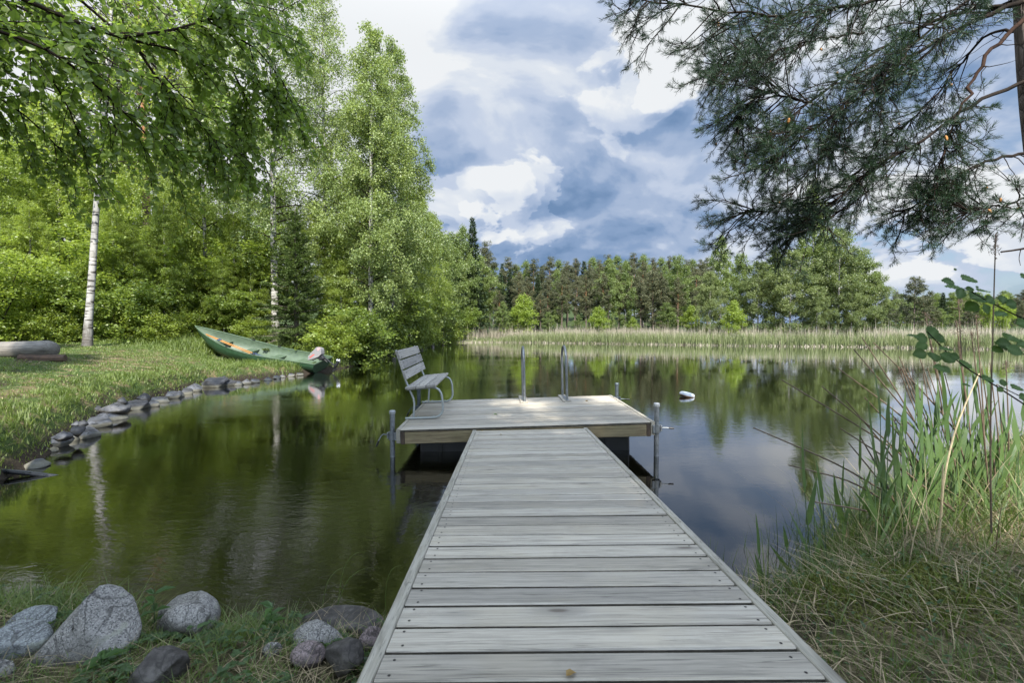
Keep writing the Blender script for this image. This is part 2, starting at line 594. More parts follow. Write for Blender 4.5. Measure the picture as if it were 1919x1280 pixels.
m_ground, t, out = material('lawn_and_lake_bed')
pos = t.new('ShaderNodeNewGeometry').outputs['Position']
ps = t.new('ShaderNodeSeparateXYZ', Vector=pos)
n1 = t.noise(pos, .55, 5, .62); n2 = t.noise(pos, 3.2, 6, .65); n3 = t.noise(pos, 28, 4, .7); n4 = t.noise(pos, 90, 3, .7)
grass = t.mix(t.map(n3, .3, .7), (.028, .050, .013), (.075, .115, .028))
dry = t.mix(t.map(n3, .3, .7), (.085, .065, .035), (.23, .18, .10))
soil = t.mix(t.map(n4, .3, .7), (.018, .013, .009), (.075, .055, .038))
c = t.mix(t.map(t.math('ADD', t.math('MULTIPLY', n2, .6), t.math('MULTIPLY', n1, .4)), .47, .60), grass, dry)
c = t.mix(t.map(t.noise(pos, 1.7, 5, .6), .54, .66, 0, .85), c, soil)
# the two near banks: brown straw and soil
nearb = t.map(ps.outputs[1], 4.4, 3.2, 0, 1)
nb = t.mix(t.map(n2, .30, .50), soil, t.mix(t.map(n3, .35, .65), (.07, .06, .03), (.20, .17, .09)))
c = t.mix(t.math('MULTIPLY', nearb, .85), c, nb)
# forest floor beyond the lawn
ff = t.map(t.math('ADD', ps.outputs[1], t.math('MULTIPLY', n1, 4)), 17.5, 20, 0, .9)
c = t.mix(ff, c, t.mix(t.map(n3, .3, .7), (.012, .022, .007), (.045, .075, .02)))
# bare mud along the water, the bed itself
z = t.math('ADD', ps.outputs[2], t.math('MULTIPLY', t.math('SUBTRACT', n2, .5), .12))
c = t.mix(t.map(z, .10, .24, 1, 0), c, t.mix(t.map(n4, .3, .7), (.016, .012, .009), (.055, .044, .032)))
bedc = t.mix(t.map(n2, .35, .65), (.075, .06, .022), (.16, .125, .045))
c = t.mix(t.map(z, .0, -.10, 0, 1), c, bedc)
c = t.mix(t.map(ps.outputs[2], -.3, -1.1, 0, 1), c, (.022, .017, .006))
p = principled(t, out, Base__Color=c, Roughness=.9)
p.inputs['Specular IOR Level'].default_value = .2
t.set(p.inputs['Normal'], t.bump(t.math('ADD', n3, t.math('MULTIPLY', n4, .5)), .8, .04))
ground = link('ground', np_mesh('ground', np.stack([GX, GY, GZ], -1).reshape(-1, 3), GF, m_ground, smooth=True))
tag(ground, kind='structure')

# ------------------------------------------------------------------ water
m_water, t, out = material('lake_water')
pos = t.new('ShaderNodeNewGeometry').outputs['Position']
ps = t.new('ShaderNodeSeparateXYZ', Vector=pos)
r1 = t.noise(t.scalev(pos, (5.0, 11.0, 1), (3, 1, 0)), 1.0, 3, .55, .6)
r2 = t.noise(t.scalev(pos, (15.0, 32.0, 1)), 1.0, 3, .6, .4)
r3 = t.noise(t.scalev(pos, (.8, 1.6, 1)), 1.0, 2, .5)
gust = t.map(t.noise(t.scalev(pos, (.16, .40, 1), (5, 2, 0)), 1.0, 3, .55), .40, .60, .22, 1.15)
leftside = t.map(t.math('ADD', ps.outputs[0], t.math('MULTIPLY', ps.outputs[1], -.05)), 1.2, -1.8, .40, 1.0)
nearer = t.map(ps.outputs[1], 4.0, 30.0, 1.0, .75)
# rings where a fish has risen
rd = t.vmath('DISTANCE', pos, (3.85, 7.15, 0))
ring = t.math('MULTIPLY', t.math('SINE', t.math('MULTIPLY', rd, 58.0)), t.math('MULTIPLY', t.map(rd, .30, .62, 1, 0), t.map(rd, .04, .22, 0, 1)))
h = t.math('ADD', t.math('MULTIPLY', r1, .9), t.math('ADD', t.math('MULTIPLY', r2, .30), t.math('MULTIPLY', r3, .5)))
h = t.math('MULTIPLY', h, t.math('MULTIPLY', t.math('MULTIPLY', gust, leftside), nearer))
h = t.math('ADD', h, t.math('MULTIPLY', ring, .035))
nrm = t.bump(h, 1.0, WAVE)
fr = t.new('ShaderNodeFresnel', IOR=1.333, Normal=nrm)
fac = t.map(fr.outputs[0], .02, .62, .06, 1.0, False)
gl = t.new('ShaderNodeBsdfGlossy', Color=(1, 1, 1), Roughness=.015, Normal=nrm)
tr = t.new('ShaderNodeBsdfTransparent', Color=(.17, .14, .055))
body = t.new('ShaderNodeBsdfDiffuse', Color=(.005, .005, .002))
under = t.new('ShaderNodeMixShader', Fac=.45, i1=tr.outputs[0], i2=body.outputs[0])
mxs = t.new('ShaderNodeMixShader', Fac=fac, i1=under.outputs[0], i2=gl.outputs[0])
t.t.links.new(mxs.outputs[0], out.inputs[0])
wv_ = np.array([(-60, -.5, 0), (90, -.5, 0), (90, 70, 0), (-60, 70, 0)])
water = link('water', np_mesh('water', wv_, np.array([[0, 1, 2, 3]]), m_water))
tag(water, kind='structure')
# ------------------------------------------------------------------ materials of the jetty
m_deck = wood_mat('weathered_deck_board', 0, (.405, .375, .32), (.275, .254, .215), (.375, .335, .26))
m_edge = wood_mat('weathered_edge_board', 1, (.35, .33, .28), (.21, .195, .155), (.33, .305, .235))
m_beam = wood_mat('impregnated_beam', 0, (.27, .22, .13), (.15, .115, .065), (.22, .19, .10))
m_beam_y = wood_mat('impregnated_side_beam', 1, (.25, .21, .13), (.13, .105, .06), (.21, .18, .10))
m_endgrain = simple_mat('dark_end_grain', (.06, .042, .028), .8, 0, .3, 60)
m_sideshade = simple_mat('shaded_board_side', (.075, .066, .05), .9, 0, .3, 40)  # board sides darkened to paint the shade of the gaps
m_screw = simple_mat('dark_screw', (.035, .03, .028), .5, .6, .2, 300, 0)
m_galv = simple_mat('galvanised_steel', (.20, .215, .225), .45, .75, .18, 30, .05)
m_galv_shade = simple_mat('shade_dark_galvanised_steel', (.085, .105, .115), .45, .7, .2, 24, .05)  # darker copy of the steel; the rear poles' shade is in its colour
m_capm = simple_mat('pale_pole_cap', (.27, .285, .29), .5, .2, .1, 40, .05)
m_paint = simple_mat('light_grey_paint', (.31, .335, .325), .45, .15, .07, 18, .05)
m_float = simple_mat('black_pontoon_plastic', (.012, .013, .014), .45, 0, .3, 8, .1)
m_grip = simple_mat('black_rubber_grip', (.012, .012, .013), .5, 0, .2, 60, .1)
m_seatw = wood_mat('weathered_bench_board', 1, (.42, .405, .375), (.26, .25, .23), (.38, .355, .31))
m_pad = wood_mat('brown_pad_board', 1, (.40, .38, .33), (.22, .19, .15), (.3, .26, .2))


def plank(mb, x0, x1, yc, wid, thick, zf, mi=0, bev=.0055):
    """a deck board running along x; zf(x, y) is its top"""
    prof = [(-wid / 2, -thick), (wid / 2, -thick), (wid / 2, -bev), (wid / 2 - bev, 0), (-wid / 2 + bev, 0), (-wid / 2, -bev)]
    V = []
    for x in (x0, x1):
        for (py, pz) in prof:
            V.append((x, yc + py, zf(x, yc + py) + pz))
    k = 6
    F = [(i, (i + 1) % k, k + (i + 1) % k, k + i) for i in range(k)]
    F.append(list(range(k))[::-1]); F.append([k + i for i in range(k)])
    for i_, f in enumerate(F):
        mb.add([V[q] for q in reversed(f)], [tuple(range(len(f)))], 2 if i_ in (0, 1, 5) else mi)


def screw(mb, x, y, z, mi):
    V = [(x + .0052 * math.cos(a), y + .0052 * math.sin(a), z + .0008) for a in np.arange(6) * PI / 3]
    mb.add(V, [tuple(range(6))], mi)


# ------------------------------------------------------------------ the pier
PW = 1.40
Y_END = 5.535
pier = empty('pier', (.255, 1.27, .584), (0, 0, .008), 'long narrow pier of grey cross boards running from the bank to the bench platform', 'pier')


def pier_z(x, y):
    """local deck height: falls towards the water and twists slightly to the left"""
    tw = np.clip((y + .3) / 4.4, 0, 1)
    return -.0532 * y + x * .020 * tw


rp = random.Random(3)
mb = MB()
pitch = .1317
y = -2.1
k = 0
while y < Y_END - 1.27 - pitch * .9:
    wid = pitch - .0155 + rp.uniform(-.003, .003)
    skew = rp.uniform(-.0025, .0025)
    dz = rp.uniform(-.0016, .0016)
    sl = rp.uniform(-.004, .004)
    plank(mb, -PW / 2 + .047, PW / 2 - .047, y + pitch / 2, wid, .026, lambda a, b, dz=dz, sl=sl: pier_z(a, b) + dz + sl * a * .4)
    for sx in (-1, 1):
        for q in (-.27, .27):
            xs = sx * (PW / 2 - .047 - rp.uniform(.035, .048)); ysn = y + pitch / 2 + q * pitch + rp.uniform(-.008, .008)
            screw(mb, xs, ysn, pier_z(xs, ysn) + dz + sl * xs * .4, 1)
    y += pitch; k += 1
mb.build('deck', [m_deck, m_screw, m_sideshade], pier)


def long_board(x0, x1, ya, yb, top, thick, mat, name, parent, zf, n=12):
    mb = MB()
    ys = np.linspace(ya, yb, n)
    V = []; b = .004
    prof = [(x0, -thick), (x1, -thick), (x1, -b), (x1 - b, 0), (x0 + b, 0), (x0, -b)]
    for yy in ys:
        for (px_, pz) in prof:
            V.append((px_, yy, zf((x0 + x1) / 2, yy) + top + pz))
    F = []
    for j in range(n - 1):
        for i in range(6):
            F.append((j * 6 + i, (j + 1) * 6 + i, (j + 1) * 6 + (i + 1) % 6, j * 6 + (i + 1) % 6))
    F.append(list(range(6))); F.append([(n - 1) * 6 + i for i in range(6)][::-1])
    mb.add(V, [tuple(reversed(f)) for f in F])
    return mb.build(name, mat, parent)


for sx in (-1, 1):
    xa, xb = sorted((sx * PW / 2, sx * (PW / 2 - .044)))
    o = long_board(xa, xb, -2.1, Y_END - 1.27, .004, .15, m_edge, 'edge_board', pier, pier_z)
for sx in (-.35, .35):
    long_board(sx - .024, sx + .024, -2.1, Y_END - 1.29, -.030, .12, m_beam_y, 'stringer', pier, pier_z)

# ------------------------------------------------------------------ the floating platform
PLW, PLL = 3.18, 2.19
PL = Vector((.176, 5.55, .393))
PLR = Euler((.003, -.026, .0271), 'XYZ')
plat = empty('floating_platform', PL, PLR, 'square floating platform of grey boards at the end of the pier carrying the bench', 'platform')
mb = MB()
pp = PLL / 17
for i in range(17):
    dz = rp.uniform(-.0015, .0015)
    yc = pp * (i + .5)
    plank(mb, -PLW / 2 + .05, PLW / 2 - .05, yc, pp - .011, .026, lambda a, b, dz=dz: dz)
    for sx in (-1, 1):
        for q in (-.27, .27):
            screw(mb, sx * (PLW / 2 - .05 - .04), yc + q * pp, dz, 1)
mb.build('deck', [m_deck, m_screw, m_sideshade], plat)
for sx in (-1, 1):
    xa, xb = sorted((sx * PLW / 2, sx * (PLW / 2 - .046)))
    long_board(xa, xb, 0, PLL, .006, .17, m_edge, 'edge_board', plat, lambda a, b: 0, 3)
MB().box((0, .035, -.106), (PLW - .20, .046, .145), None, 0, .003).build('front_beam', m_beam, plat)
MB().box((0, PLL - .04, -.106), (PLW - .20, .046, .145), None, 0, .003).build('back_beam', m_beam, plat)
for sx in (-1, 1):
    MB().box((sx * (PLW / 2 - .073), .035, -.108), (.05, .05, .15), None, 0, .003).build('corner_block', m_endgrain, plat)
mb = MB()
mb.box((-.86, 1.1, -.34), (1.0, 1.6, .36), None, 0, .02)
mb.box((.0, 1.15, -.34), (.68, 1.5, .36), None, 0, .02)
mb.box((.86, 1.1, -.34), (1.0, 1.6, .36), None, 0, .02)
for xx in (-1.1, -.6, .6, 1.05):
    mb.box((xx, .296, -.34), (.05, .012, .3), None, 0, .004)
mb.build('pontoon', m_float, plat)


# ------------------------------------------------------------------ mooring poles
def pole(x, y, ztop, zbr, side, label, dark=False, hang=True):
    r = empty('mooring_pole', (x, y, 0), (0, 0, 0), label, 'mooring pole', 'mooring poles at the corners of the platform')
    pm = m_galv_shade if dark else m_galv
    MB().tube([(0, 0, -1.2), (0, 0, -.2), (0, 0, .03), (0, 0, ztop - .03)], .030, 16).build('pipe', pm, r)
    MB().lathe([(.0295, ztop - .045), (.037, ztop - .042), (.039, ztop - .012), (.031, ztop), (.010, ztop + .003)], k=16).build('cap', m_galv_shade if dark else m_capm, r)
    b = MB()
    b.lathe([(.034, zbr - .05), (.047, zbr - .05), (.047, zbr + .05), (.034, zbr + .05)], k=14)
    b.box((-side * .045, 0, zbr), (.03, .09, .10), None, 0, .003)
    b.box((side * .055, 0, zbr + .005), (.02, .05, .075), None, 0, .003)
    b.build('clamp', pm, r)
    hd = MB()
    if hang:
        P = [(side * .06, 0, zbr + .01), (side * .11, -.01, zbr + .02), (side * .135, -.02, zbr), (side * .165, -.03, zbr - .06)]
        G = [(side * .163, -.03, zbr - .055), (side * .19, -.035, zbr - .125)]
    else:
        P = [(side * .06, 0, zbr + .01), (side * .12, 0, zbr + .012), (side * .16, -.005, zbr + .008)]
        G = [(side * .15, -.005, zbr + .009), (side * .215, -.01, zbr + .003)]
    h_ = hd.tube(P, .007, 8).build('crank_handle', pm, r)
    MB().tube([G[0], tuple((np.array(G[0]) + np.array(G[1])) / 2), G[1]], [.010, .014, .010], 8).build('grip', m_grip, h_)
    return r


pole(-1.475, 5.58, .58, .265, -1, 'pale steel mooring pole beside the platform corner nearest the bench feet, crank hanging down')
pole(1.795, 5.62, .665, .345, 1, 'grey steel mooring pole at the front right platform corner, crank sticking out sideways', hang=False)
pole(-1.525, 7.42, .61, .27, -1, 'shade-dark steel mooring pole half hidden behind the bench', True)
pole(1.745, 7.55, .68, .40, 1, 'short shade-dark steel mooring pole at the far right corner of the platform', True, False)


# ------------------------------------------------------------------ bathing ladder
def handrail(name_y, x, y0, y1, lab):
    pass


lad = empty('bathing_ladder', (.54, 7.25, .405), (0, -.02, .027), 'galvanised bathing ladder with two arched handrails on the far edge of the platform', 'ladder')
for sx, tw in ((-.338, -.02), (.342, .055)):
    hr = MB()
    L = .56; H = .90
    P = []
    for q in np.linspace(0, 1, 8): P.append((sx, 0 + .02 * q, .03 + (H - .28 - .03) * q))
    for a in np.linspace(PI, 0, 11)[1:]: P.append((sx, .27 + .25 * math.cos(a), H - .27 + .25 * math.sin(a)))
    for q in np.linspace(.06, 1, 9): P.append((sx, .52 + .02 * q, (H - .27) * (1 - q) + (-.55) * q))
    hr.tube(P, .021, 10)
    hr.build('handrail', m_galv, lad)
    MB().box((sx - .01, .26, .014), (.125, .66, .03), None, 0, .003).build('base_board', m_pad, lad)
    MB().box((sx, .20, .031), (.05, .48, .006), None, 0, .001).build('base_plate', m_galv, lad)
for zz in (-.2, -.45):
    MB().box((0, .545, zz), (.66, .09, .03), None, 0, .004).build('step', m_galv_shade, lad)

# ------------------------------------------------------------------ bench
bench = empty('bench', (-1.42, 6.12, .357), (.003, -.026, .03), 'slatted grey wooden bench on bent pale tube legs facing across the platform', 'bench')


def bench_frame(yy):
    f = MB()
    P = [(-.02, yy, .016), (.12, yy, .016), (.30, yy, .016), (.385, yy, .018), (.432, yy, .034), (.468, yy, .068), (.487, yy, .115), (.489, yy, .18), (.480, yy, .30), (.468, yy, .350),
         (.442, yy, .392), (.402, yy, .418), (.35, yy, .427), (.2, yy, .420), (.02, yy, .408)]
    f.tube(P, .021, 8, sx=1.0, sy=.72, up=(0, 1, 0))
    Q = [(.088, yy, .02), (.098, yy, .14), (.105, yy, .215), (.098, yy, .28), (.07, yy, .35), (.045, yy, .41), (-.01, yy, .56), (-.06, yy, .74), (-.115, yy, .945)]
    f.tube(Q, .020, 8, sx=1.0, sy=.7, up=(0, 1, 0))
    for xx in (.15, .36):
        f.lathe([(.010, 0), (.010, .006), (.005, .010)], (xx, yy, .034), 8)
    return f


for yy in (.0, 1.32):
    bench_frame(yy).build('leg_frame', m_paint, bench)
sb = MB()
tilt = Euler((0, math.radians(-4), 0)).to_matrix()
for i, xx in enumerate((.075, .213, .351)):
    sb.box((xx, .66, .447 + (xx - .2) * .07), (.126, 1.54, .034), tilt, 0, .004)
for xx in (.075, .213, .351):
    for yy in (0.0, 1.32):
        for q in (-.03, .03):
            sb.lathe([(.008, 0), (.008, .003), (.004, .005)], (xx + q, yy, .464 + (xx + q - .2) * .07), 8, 1)
sb.build('seat', [m_seatw, m_screw], bench)
bb = MB()
bt = Euler((0, math.radians(-16.5), 0)).to_matrix()
for i, zz in enumerate((.61, .745, .88)):
    bb.box((-.022 - (zz - .61) * .296 + .03, .66, zz), (.034, 1.54, .122), bt, 0, .004)
for zz in (.61, .745, .88):
    for yy in (0.0, 1.32):
        for q in (-.03, .03):
            bb.lathe([(.008, 0), (.008, .003), (.004, .005)], (-.022 - (zz + q - .61) * .296 + .0465, yy, zz + q), 8, 1, Euler((0, math.radians(73.5), 0)).to_matrix())
bb.build('backrest', [m_seatw, m_screw], bench)

# ------------------------------------------------------------------ white float out on the water
m_white = simple_mat('scuffed_white_plastic', (.44, .47, .50), .5, 0, .12, 30, .1)
m_rust = simple_mat('brown_waterline_slime', (.13, .075, .04), .7, 0, .3, 40, .2)
fl = empty('mooring_buoy', (4.05, 10.5, .035), (math.radians(6), math.radians(10), .3), 'white ring shaped float drifting on the open water right of the platform', 'buoy')
fl.scale = (.8, .8, .62)
MB().lathe([(.05, -.10), (.15, -.085), (.205, -.03), (.212, .0), (.208, .045), (.185, .085), (.15, .098), (.125, .088), (.11, .070), (.05, .064), (.01, .064)], k=28).build('ring', m_white, fl)
MB().lathe([(.14, -.082), (.19, -.06), (.2145, -.02), (.2145, .004), (.205, -.02), (.14, -.07)], k=28).build('waterline_band', m_rust, fl)
# a few leaves dropped on the boards
# ------------------------------------------------------------------ rowing boat drawn up on the bank
m_hull = simple_mat('green_glass_fibre', (.022, .055, .028), .38, 0, .14, 6, .03)
m_hull_in = simple_mat('lit_green_gelcoat', (.058, .088, .055), .5, 0, .12, 9, .05)  # same green as outside, lightened to carry the light falling inside
m_rim = simple_mat('green_gunwale', (.058, .09, .055), .4, 0, .1, 12, .03)
m_oar = wood_mat('varnished_oar_wood', 0, (.34, .17, .05), (.24, .11, .03), (.33, .16, .05), knots=False, rough=.45)
m_navy = simple_mat('dark_blue_plastic', (.025, .04, .075), .4, 0, .2, 20, .05)
m_black = simple_mat('black_painted_metal', (.014, .015, .017), .38, .2, .25, 30, .05)
m_cowl = simple_mat('chalky_white_cowl', (.20, .195, .20), .42, 0, .08, 14, .05)
m_red = simple_mat('faded_red_lettering', (.50, .05, .03), .5, 0, .1, 30, 0)
m_pink = simple_mat('faded_pink_stripe', (.50, .26, .27), .5, 0, .1, 30, 0)
m_chrome = simple_mat('pale_alloy', (.55, .57, .60), .35, .6, .1, 30, .05)

BL = 4.95
NS, NK = 44, 18


def b_half(s):      # half beam at station s (0 stern, 1 bow)
    return (.60 + .16 * math.sin(min(1, s / .9) * PI * .55)) * (1 - max(0, (s - .45) / .55) ** 2.3) ** .9


def b_sheer(s):
    return .47 + .02 * (1 - s) ** 2 + .50 * max(0, (s - .30) / .70) ** 2.1


def b_keel(s):
    return .05 * max(0, (.25 - s) / .25) ** 2 + .66 * max(0, (s - .62) / .38) ** 2.3


def b_x(s, v):      # the stem rakes forward with height, the transom aft
    return BL * s * .93 + .30 * s ** 6 * v + (.0 - .16 * v) * (1 - s) ** 8


def hull_pt(s, v, side, inset=0.0):
    """v 0 keel .. 1 gunwale"""
    hb = max(b_half(s) - inset, .004); k = b_keel(s) + inset; sh = b_sheer(s)
    yv = 1 - (1 - v) ** 2.2
    lap = .010 * ((v * 6) % 1.0) if inset == 0 else 0
    zz = k + (sh - k) * v ** 1.55
    return (b_x(s, v), side * (hb * yv ** .85 + lap * (1 if v < .98 else 0)), zz)


boat = empty('rowing_boat', (-6.93, 16.28, -.03), (0, 0, 0), 'green clinker rowing boat drawn up on the grassy bank with its stern in the water', 'boat')
BR = Matrix.Rotation(math.radians(173), 4, 'Z') @ Matrix.Rotation(math.radians(-8.6), 4, 'Y') @ Matrix.Rotation(math.radians(-9), 4, 'X')
boat.rotation_euler = BR.to_euler()
BM = Matrix.Translation(boat.location) @ BR


def hull_shell(inset):
    V, F = [], []
    ss = np.linspace(0, 1, NS); vs = np.concatenate([np.linspace(0, 1, NK)])
    for s in ss:
        row = [hull_pt(s, v, -1, inset) for v in vs[::-1]] + [hull_pt(s, v, 1, inset) for v in vs[1:]]
        V += row
    w_ = 2 * NK - 1
    for i in range(NS - 1):
        for j in range(w_ - 1):
            F.append((i * w_ + j, i * w_ + j + 1, (i + 1) * w_ + j + 1, (i + 1) * w_ + j))
    return V, F, w_


V, F, w_ = hull_shell(0)
mb = MB(); mb.add(V, F, 0, True)
mb.add([V[j] for j in range(w_)], [tuple(range(w_))[::-1]], 0)
mb.build('hull', m_hull, boat, 25)
V, F, w_ = hull_shell(.022)
mb = MB(); mb.add(V, [tuple(reversed(f)) for f in F], 0, True)
mb.add([(p[0] + .03, p[1], p[2]) for p in V[:w_]], [tuple(range(w_))], 0)
mb.build('inner_hull', m_hull_in, boat, 40)
mb = MB()
P = [hull_pt(s, 1, 1, .006) for s in np.linspace(0, 1, 30)] + [hull_pt(s, 1, -1, .006) for s in np.linspace(1, 0, 30)[1:]]
P = [(p[0], p[1], p[2] + .006) for p in P]
mb.tube(P, .024, 8)
a, b = hull_pt(0, 1, 1), hull_pt(0, 1, -1)
mb.tube([a, (a[0] + .0, 0, a[2] + .02), b], .030, 8)
mb.build('gunwale', m_rim, boat)
for s0, wid, hgt in ((.10, .52, .25), (.36, .30, .24), (.60, .30, .30), (.80, .46, .50)):
    hb = b_half(s0) * .86
    b2 = b_half(min(1, s0 + wid / BL)) * (.86 if s0 < .7 else .62)
    x0 = b_x(s0, .5); zz = hgt
    mb = MB()
    V = [(x0, -hb, zz), (x0, hb, zz), (x0 + wid, b2, zz + .01), (x0 + wid, -b2, zz + .01), (x0 + .02, -hb * .75, zz - .18), (x0 + .02, hb * .75, zz - .18), (x0 + wid - .02, b2 * .75, zz - .18), (x0 + wid - .02, -b2 * .75, zz - .18)]
    mb.add(V, [(0, 1, 2, 3)[::-1], (0, 4, 5, 1), (1, 5, 6, 2), (2, 6, 7, 3), (3, 7, 4, 0)])
    mb.build('thwart', m_hull_in, boat)
for s0 in (.44, .66):
    for sd in (-1, 1):
        q = hull_pt(s0, 1, sd)
        m2 = MB(); m2.box((q[0], q[1] * .985, q[2] + .025), (.13, .05, .03), None, 0, .006)
        m2.tube([(q[0] - .03, q[1] * .98, q[2] + .03), (q[0] - .035, q[1] * .98, q[2] + .085), (q[0] - .02, q[1] * .98, q[2] + .10)], .008, 6)
        m2.tube([(q[0] + .03, q[1] * .98, q[2] + .03), (q[0] + .035, q[1] * .98, q[2] + .085), (q[0] + .02, q[1] * .98, q[2] + .10)], .008, 6)
        m2.build('rowlock', m_black, boat)
q = hull_pt(.97, .8, 0)
MB().tube([(BL * .985, -.03, .93), (BL * .95, -.08, .84), (BL * .93, -.1, .72)], .006, 5).build('bow_rope', m_white, boat)


def place_in_boat(o, x, y, z, rz=0, ry=0, rx=0):
    M = BM @ Matrix.Translation((x, y, z)) @ Euler((rx, ry, rz)).to_matrix().to_4x4()
    o.matrix_world = M
    o.location = M.to_translation(); o.rotation_euler = M.to_euler()


for i, (yy, dz, rz, lab) in enumerate(((.26, .0, -.085, 'orange varnished oar lying in the boat, the one nearer the lawn side gunwale'),
                                       (.15, .005, -.055, 'orange varnished oar lying in the boat, the one nearer the middle of the hull'))):
    o = empty('oar', (0, 0, 0), label=lab, cat='oar', group='oars in the rowing boat')
    place_in_boat(o, 2.42, yy, .36 + dz, rz, math.radians(-11.0), 0)
    MB().tube([(0, 0, 0), (.5, 0, 0), (1.4, 0, 0), (2.05, 0, 0)], [.018, .018, .017, .014], 8).build('shaft', m_oar, o)
    MB().tube([(1.38, 0, 0), (1.42, 0, 0), (1.50, 0, 0)], [.026, .032, .027], 8).build('collar', m_navy, o)
    bl = MB()
    bl.box((-.20, 0, 0), (.46, .15, .022), None, 0, .008)
    bl.tube([(-.42, 0, .004), (-.2, 0, .018), (.06, 0, .004)], [.010, .018, .024], 6)
    bl.build('blade', m_navy, o)

# ------------------------------------------------------------------ outboard motor, tilted up on the transom
mot = empty('outboard_motor', (0, 0, 0), label='white outboard motor with red lettering tilted up on the boat stern', cat='outboard motor')
mot.scale = (.9, .9, .9)
mot.location = (-6.80, 16.10, .50)
mot.rotation_euler = (0, 0, math.radians(-4))
T = Matrix.Rotation(math.radians(-33), 3, 'Y')


def TT(p): return tuple(T @ Vector(p))


c_ = MB()
# side profile of the cowl in x (towards the stern) and z, extruded across and chamfered
prof = [(-.44, -.07), (-.46, .10), (-.40, .22), (-.20, .33), (-.02, .32), (.05, .23), (.06, .06), (-.02, -.02)]
prof = [(-.455, .03), (-.44, .22), (-.36, .27), (-.36, .30), (-.09, .56), (.06, .52), (.09, .44), (.10, .28), (-.02, .17), (-.20, .10)]
bm = bmesh.new()
vs = [bm.verts.new((x, -.15, z)) for x, z in prof]
f = bm.faces.new(vs)
r_ = bmesh.ops.extrude_face_region(bm, geom=[f])
for v in [v for v in r_['geom'] if isinstance(v, bmesh.types.BMVert)]: v.co.y += .30
bmesh.ops.recalc_face_normals(bm, faces=bm.faces[:])
bmesh.ops.bevel(bm, geom=[e for e in bm.edges], offset=.022, segments=2, affect='EDGES', profile=.6)
c_._bm(bm, Matrix.Translation((.02, 0, -.10)))
cowl = c_.build('cowl', m_cowl, mot)
st = MB()
st.box((.02, -.1515, .39), (.13, .003, .085), Matrix.Rotation(math.radians(-44), 3, 'Y'), 0)
st.build('stripe', m_pink, cowl)
lt = MB()
Rl = Matrix.Rotation(math.radians(-36), 3, 'Y')
base = Vector((-.33, -.1515, .055)); ux = Rl @ Vector((1, 0, 0)); uz = Rl @ Vector((0, 0, 1))


def stroke(u, v, a, b):
    lt.box(base + ux * u + uz * v, (a, .003, b), Rl, 0)


for u, v, a_, b_ in ((0, 0, .020, .052), (.030, .012, .026, .020), (.030, -.014, .026, .018), (.066, 0, .018, .052), (.092, .016, .026, .018), (.096, -.012, .020, .024), (.130, 0, .034, .044), (.172, .004, .016, .056), (.196, -.010, .022, .030)):
    stroke(u, v, a_, b_)      # a short red word, worn past reading
lt.build('red_lettering', m_red, cowl)
br = MB()
br.box((.07, 0, .02), (.20, .20, .17), T, 0, .02)
br.box((-.06, -.09, .03), (.14, .03, .06), None, 0, .008); br.box((-.06, .09, .03), (.14, .03, .06), None, 0, .008)
br.tube([(-.10, -.12, -.01), (-.17, -.14, -.03), (-.21, -.15, -.06)], .012, 6)
br.tube([(-.19, -.15, -.07), (-.23, -.15, -.045)], .022, 6)
br.build('clamp_bracket', m_black, mot)
lg = MB()
A = Vector((.10, 0, .12)); B = Vector((.60, 0, -.29))
lg.tube([A + Vector((-.06, 0, .07)), A, (A + B) / 2, B], [.03, .028, .026, .030], 10, sx=1.0, sy=1.3)
lg.tube([A + Vector((-.04, .0, -.06)), (A + B) / 2 + Vector((-.06, 0, -.05))], .02, 8)
lg.build('shaft_leg', m_black, mot)
gu = MB()
axis = Vector((.40, 0, .60)).normalized()
C = B + Vector((.02, 0, 0))
gu.tube([C - axis * .13, C - axis * .06, C + axis * .06, C + axis * .20, C + axis * .24], [.02, .055, .062, .055, .05], 12)
sk = [C - axis * .02 + Vector((0, 0, 0)), C - axis * .16 + Vector((-.06, 0, -.10)), C - axis * .07 + Vector((.02, 0, -.11)), C + axis * .03 + Vector((.05, 0, -.03))]
V = [tuple(p + Vector((0, s_, 0))) for s_ in (-.012, .012) for p in sk]
gu.add(V, [(0, 1, 2, 3), (7, 6, 5, 4), (0, 4, 5, 1), (1, 5, 6, 2), (2, 6, 7, 3), (3, 7, 4, 0)])
gu.box(C + Vector((.10, 0, -.10)), (.20, .13, .016), Matrix.Rotation(math.radians(-8), 3, 'Y'), 0, .004)
gu.build('gearcase', m_black, mot)
pr = MB()
E_ = C + axis * .25
pr.tube([E_ - axis * .03, E_ + axis * .06], [.045, .03], 10)
e1 = axis.cross(Vector((0, 1, 0))).normalized(); e2 = axis.cross(e1)
for i in range(3):
    a = i * 2 * PI / 3 + .5
    d_ = e1 * math.cos(a) + e2 * math.sin(a); tn = axis.cross(d_)
    pts = [E_ + d_ * .03 - axis * .02, E_ + d_ * .075 + tn * .035 - axis * .03, E_ + d_ * .11 + tn * .01, E_ + d_ * .08 - tn * .035 + axis * .03, E_ + d_ * .03 + axis * .02]
    pr.add([tuple(p + axis * s_) for s_ in (-.004, .004) for p in pts], [(0, 1, 2, 3, 4), (9, 8, 7, 6, 5)] + [(k_, 5 + k_, 5 + (k_ + 1) % 5, (k_ + 1) % 5) for k_ in range(5)])
pr.build('propeller', m_chrome, mot)

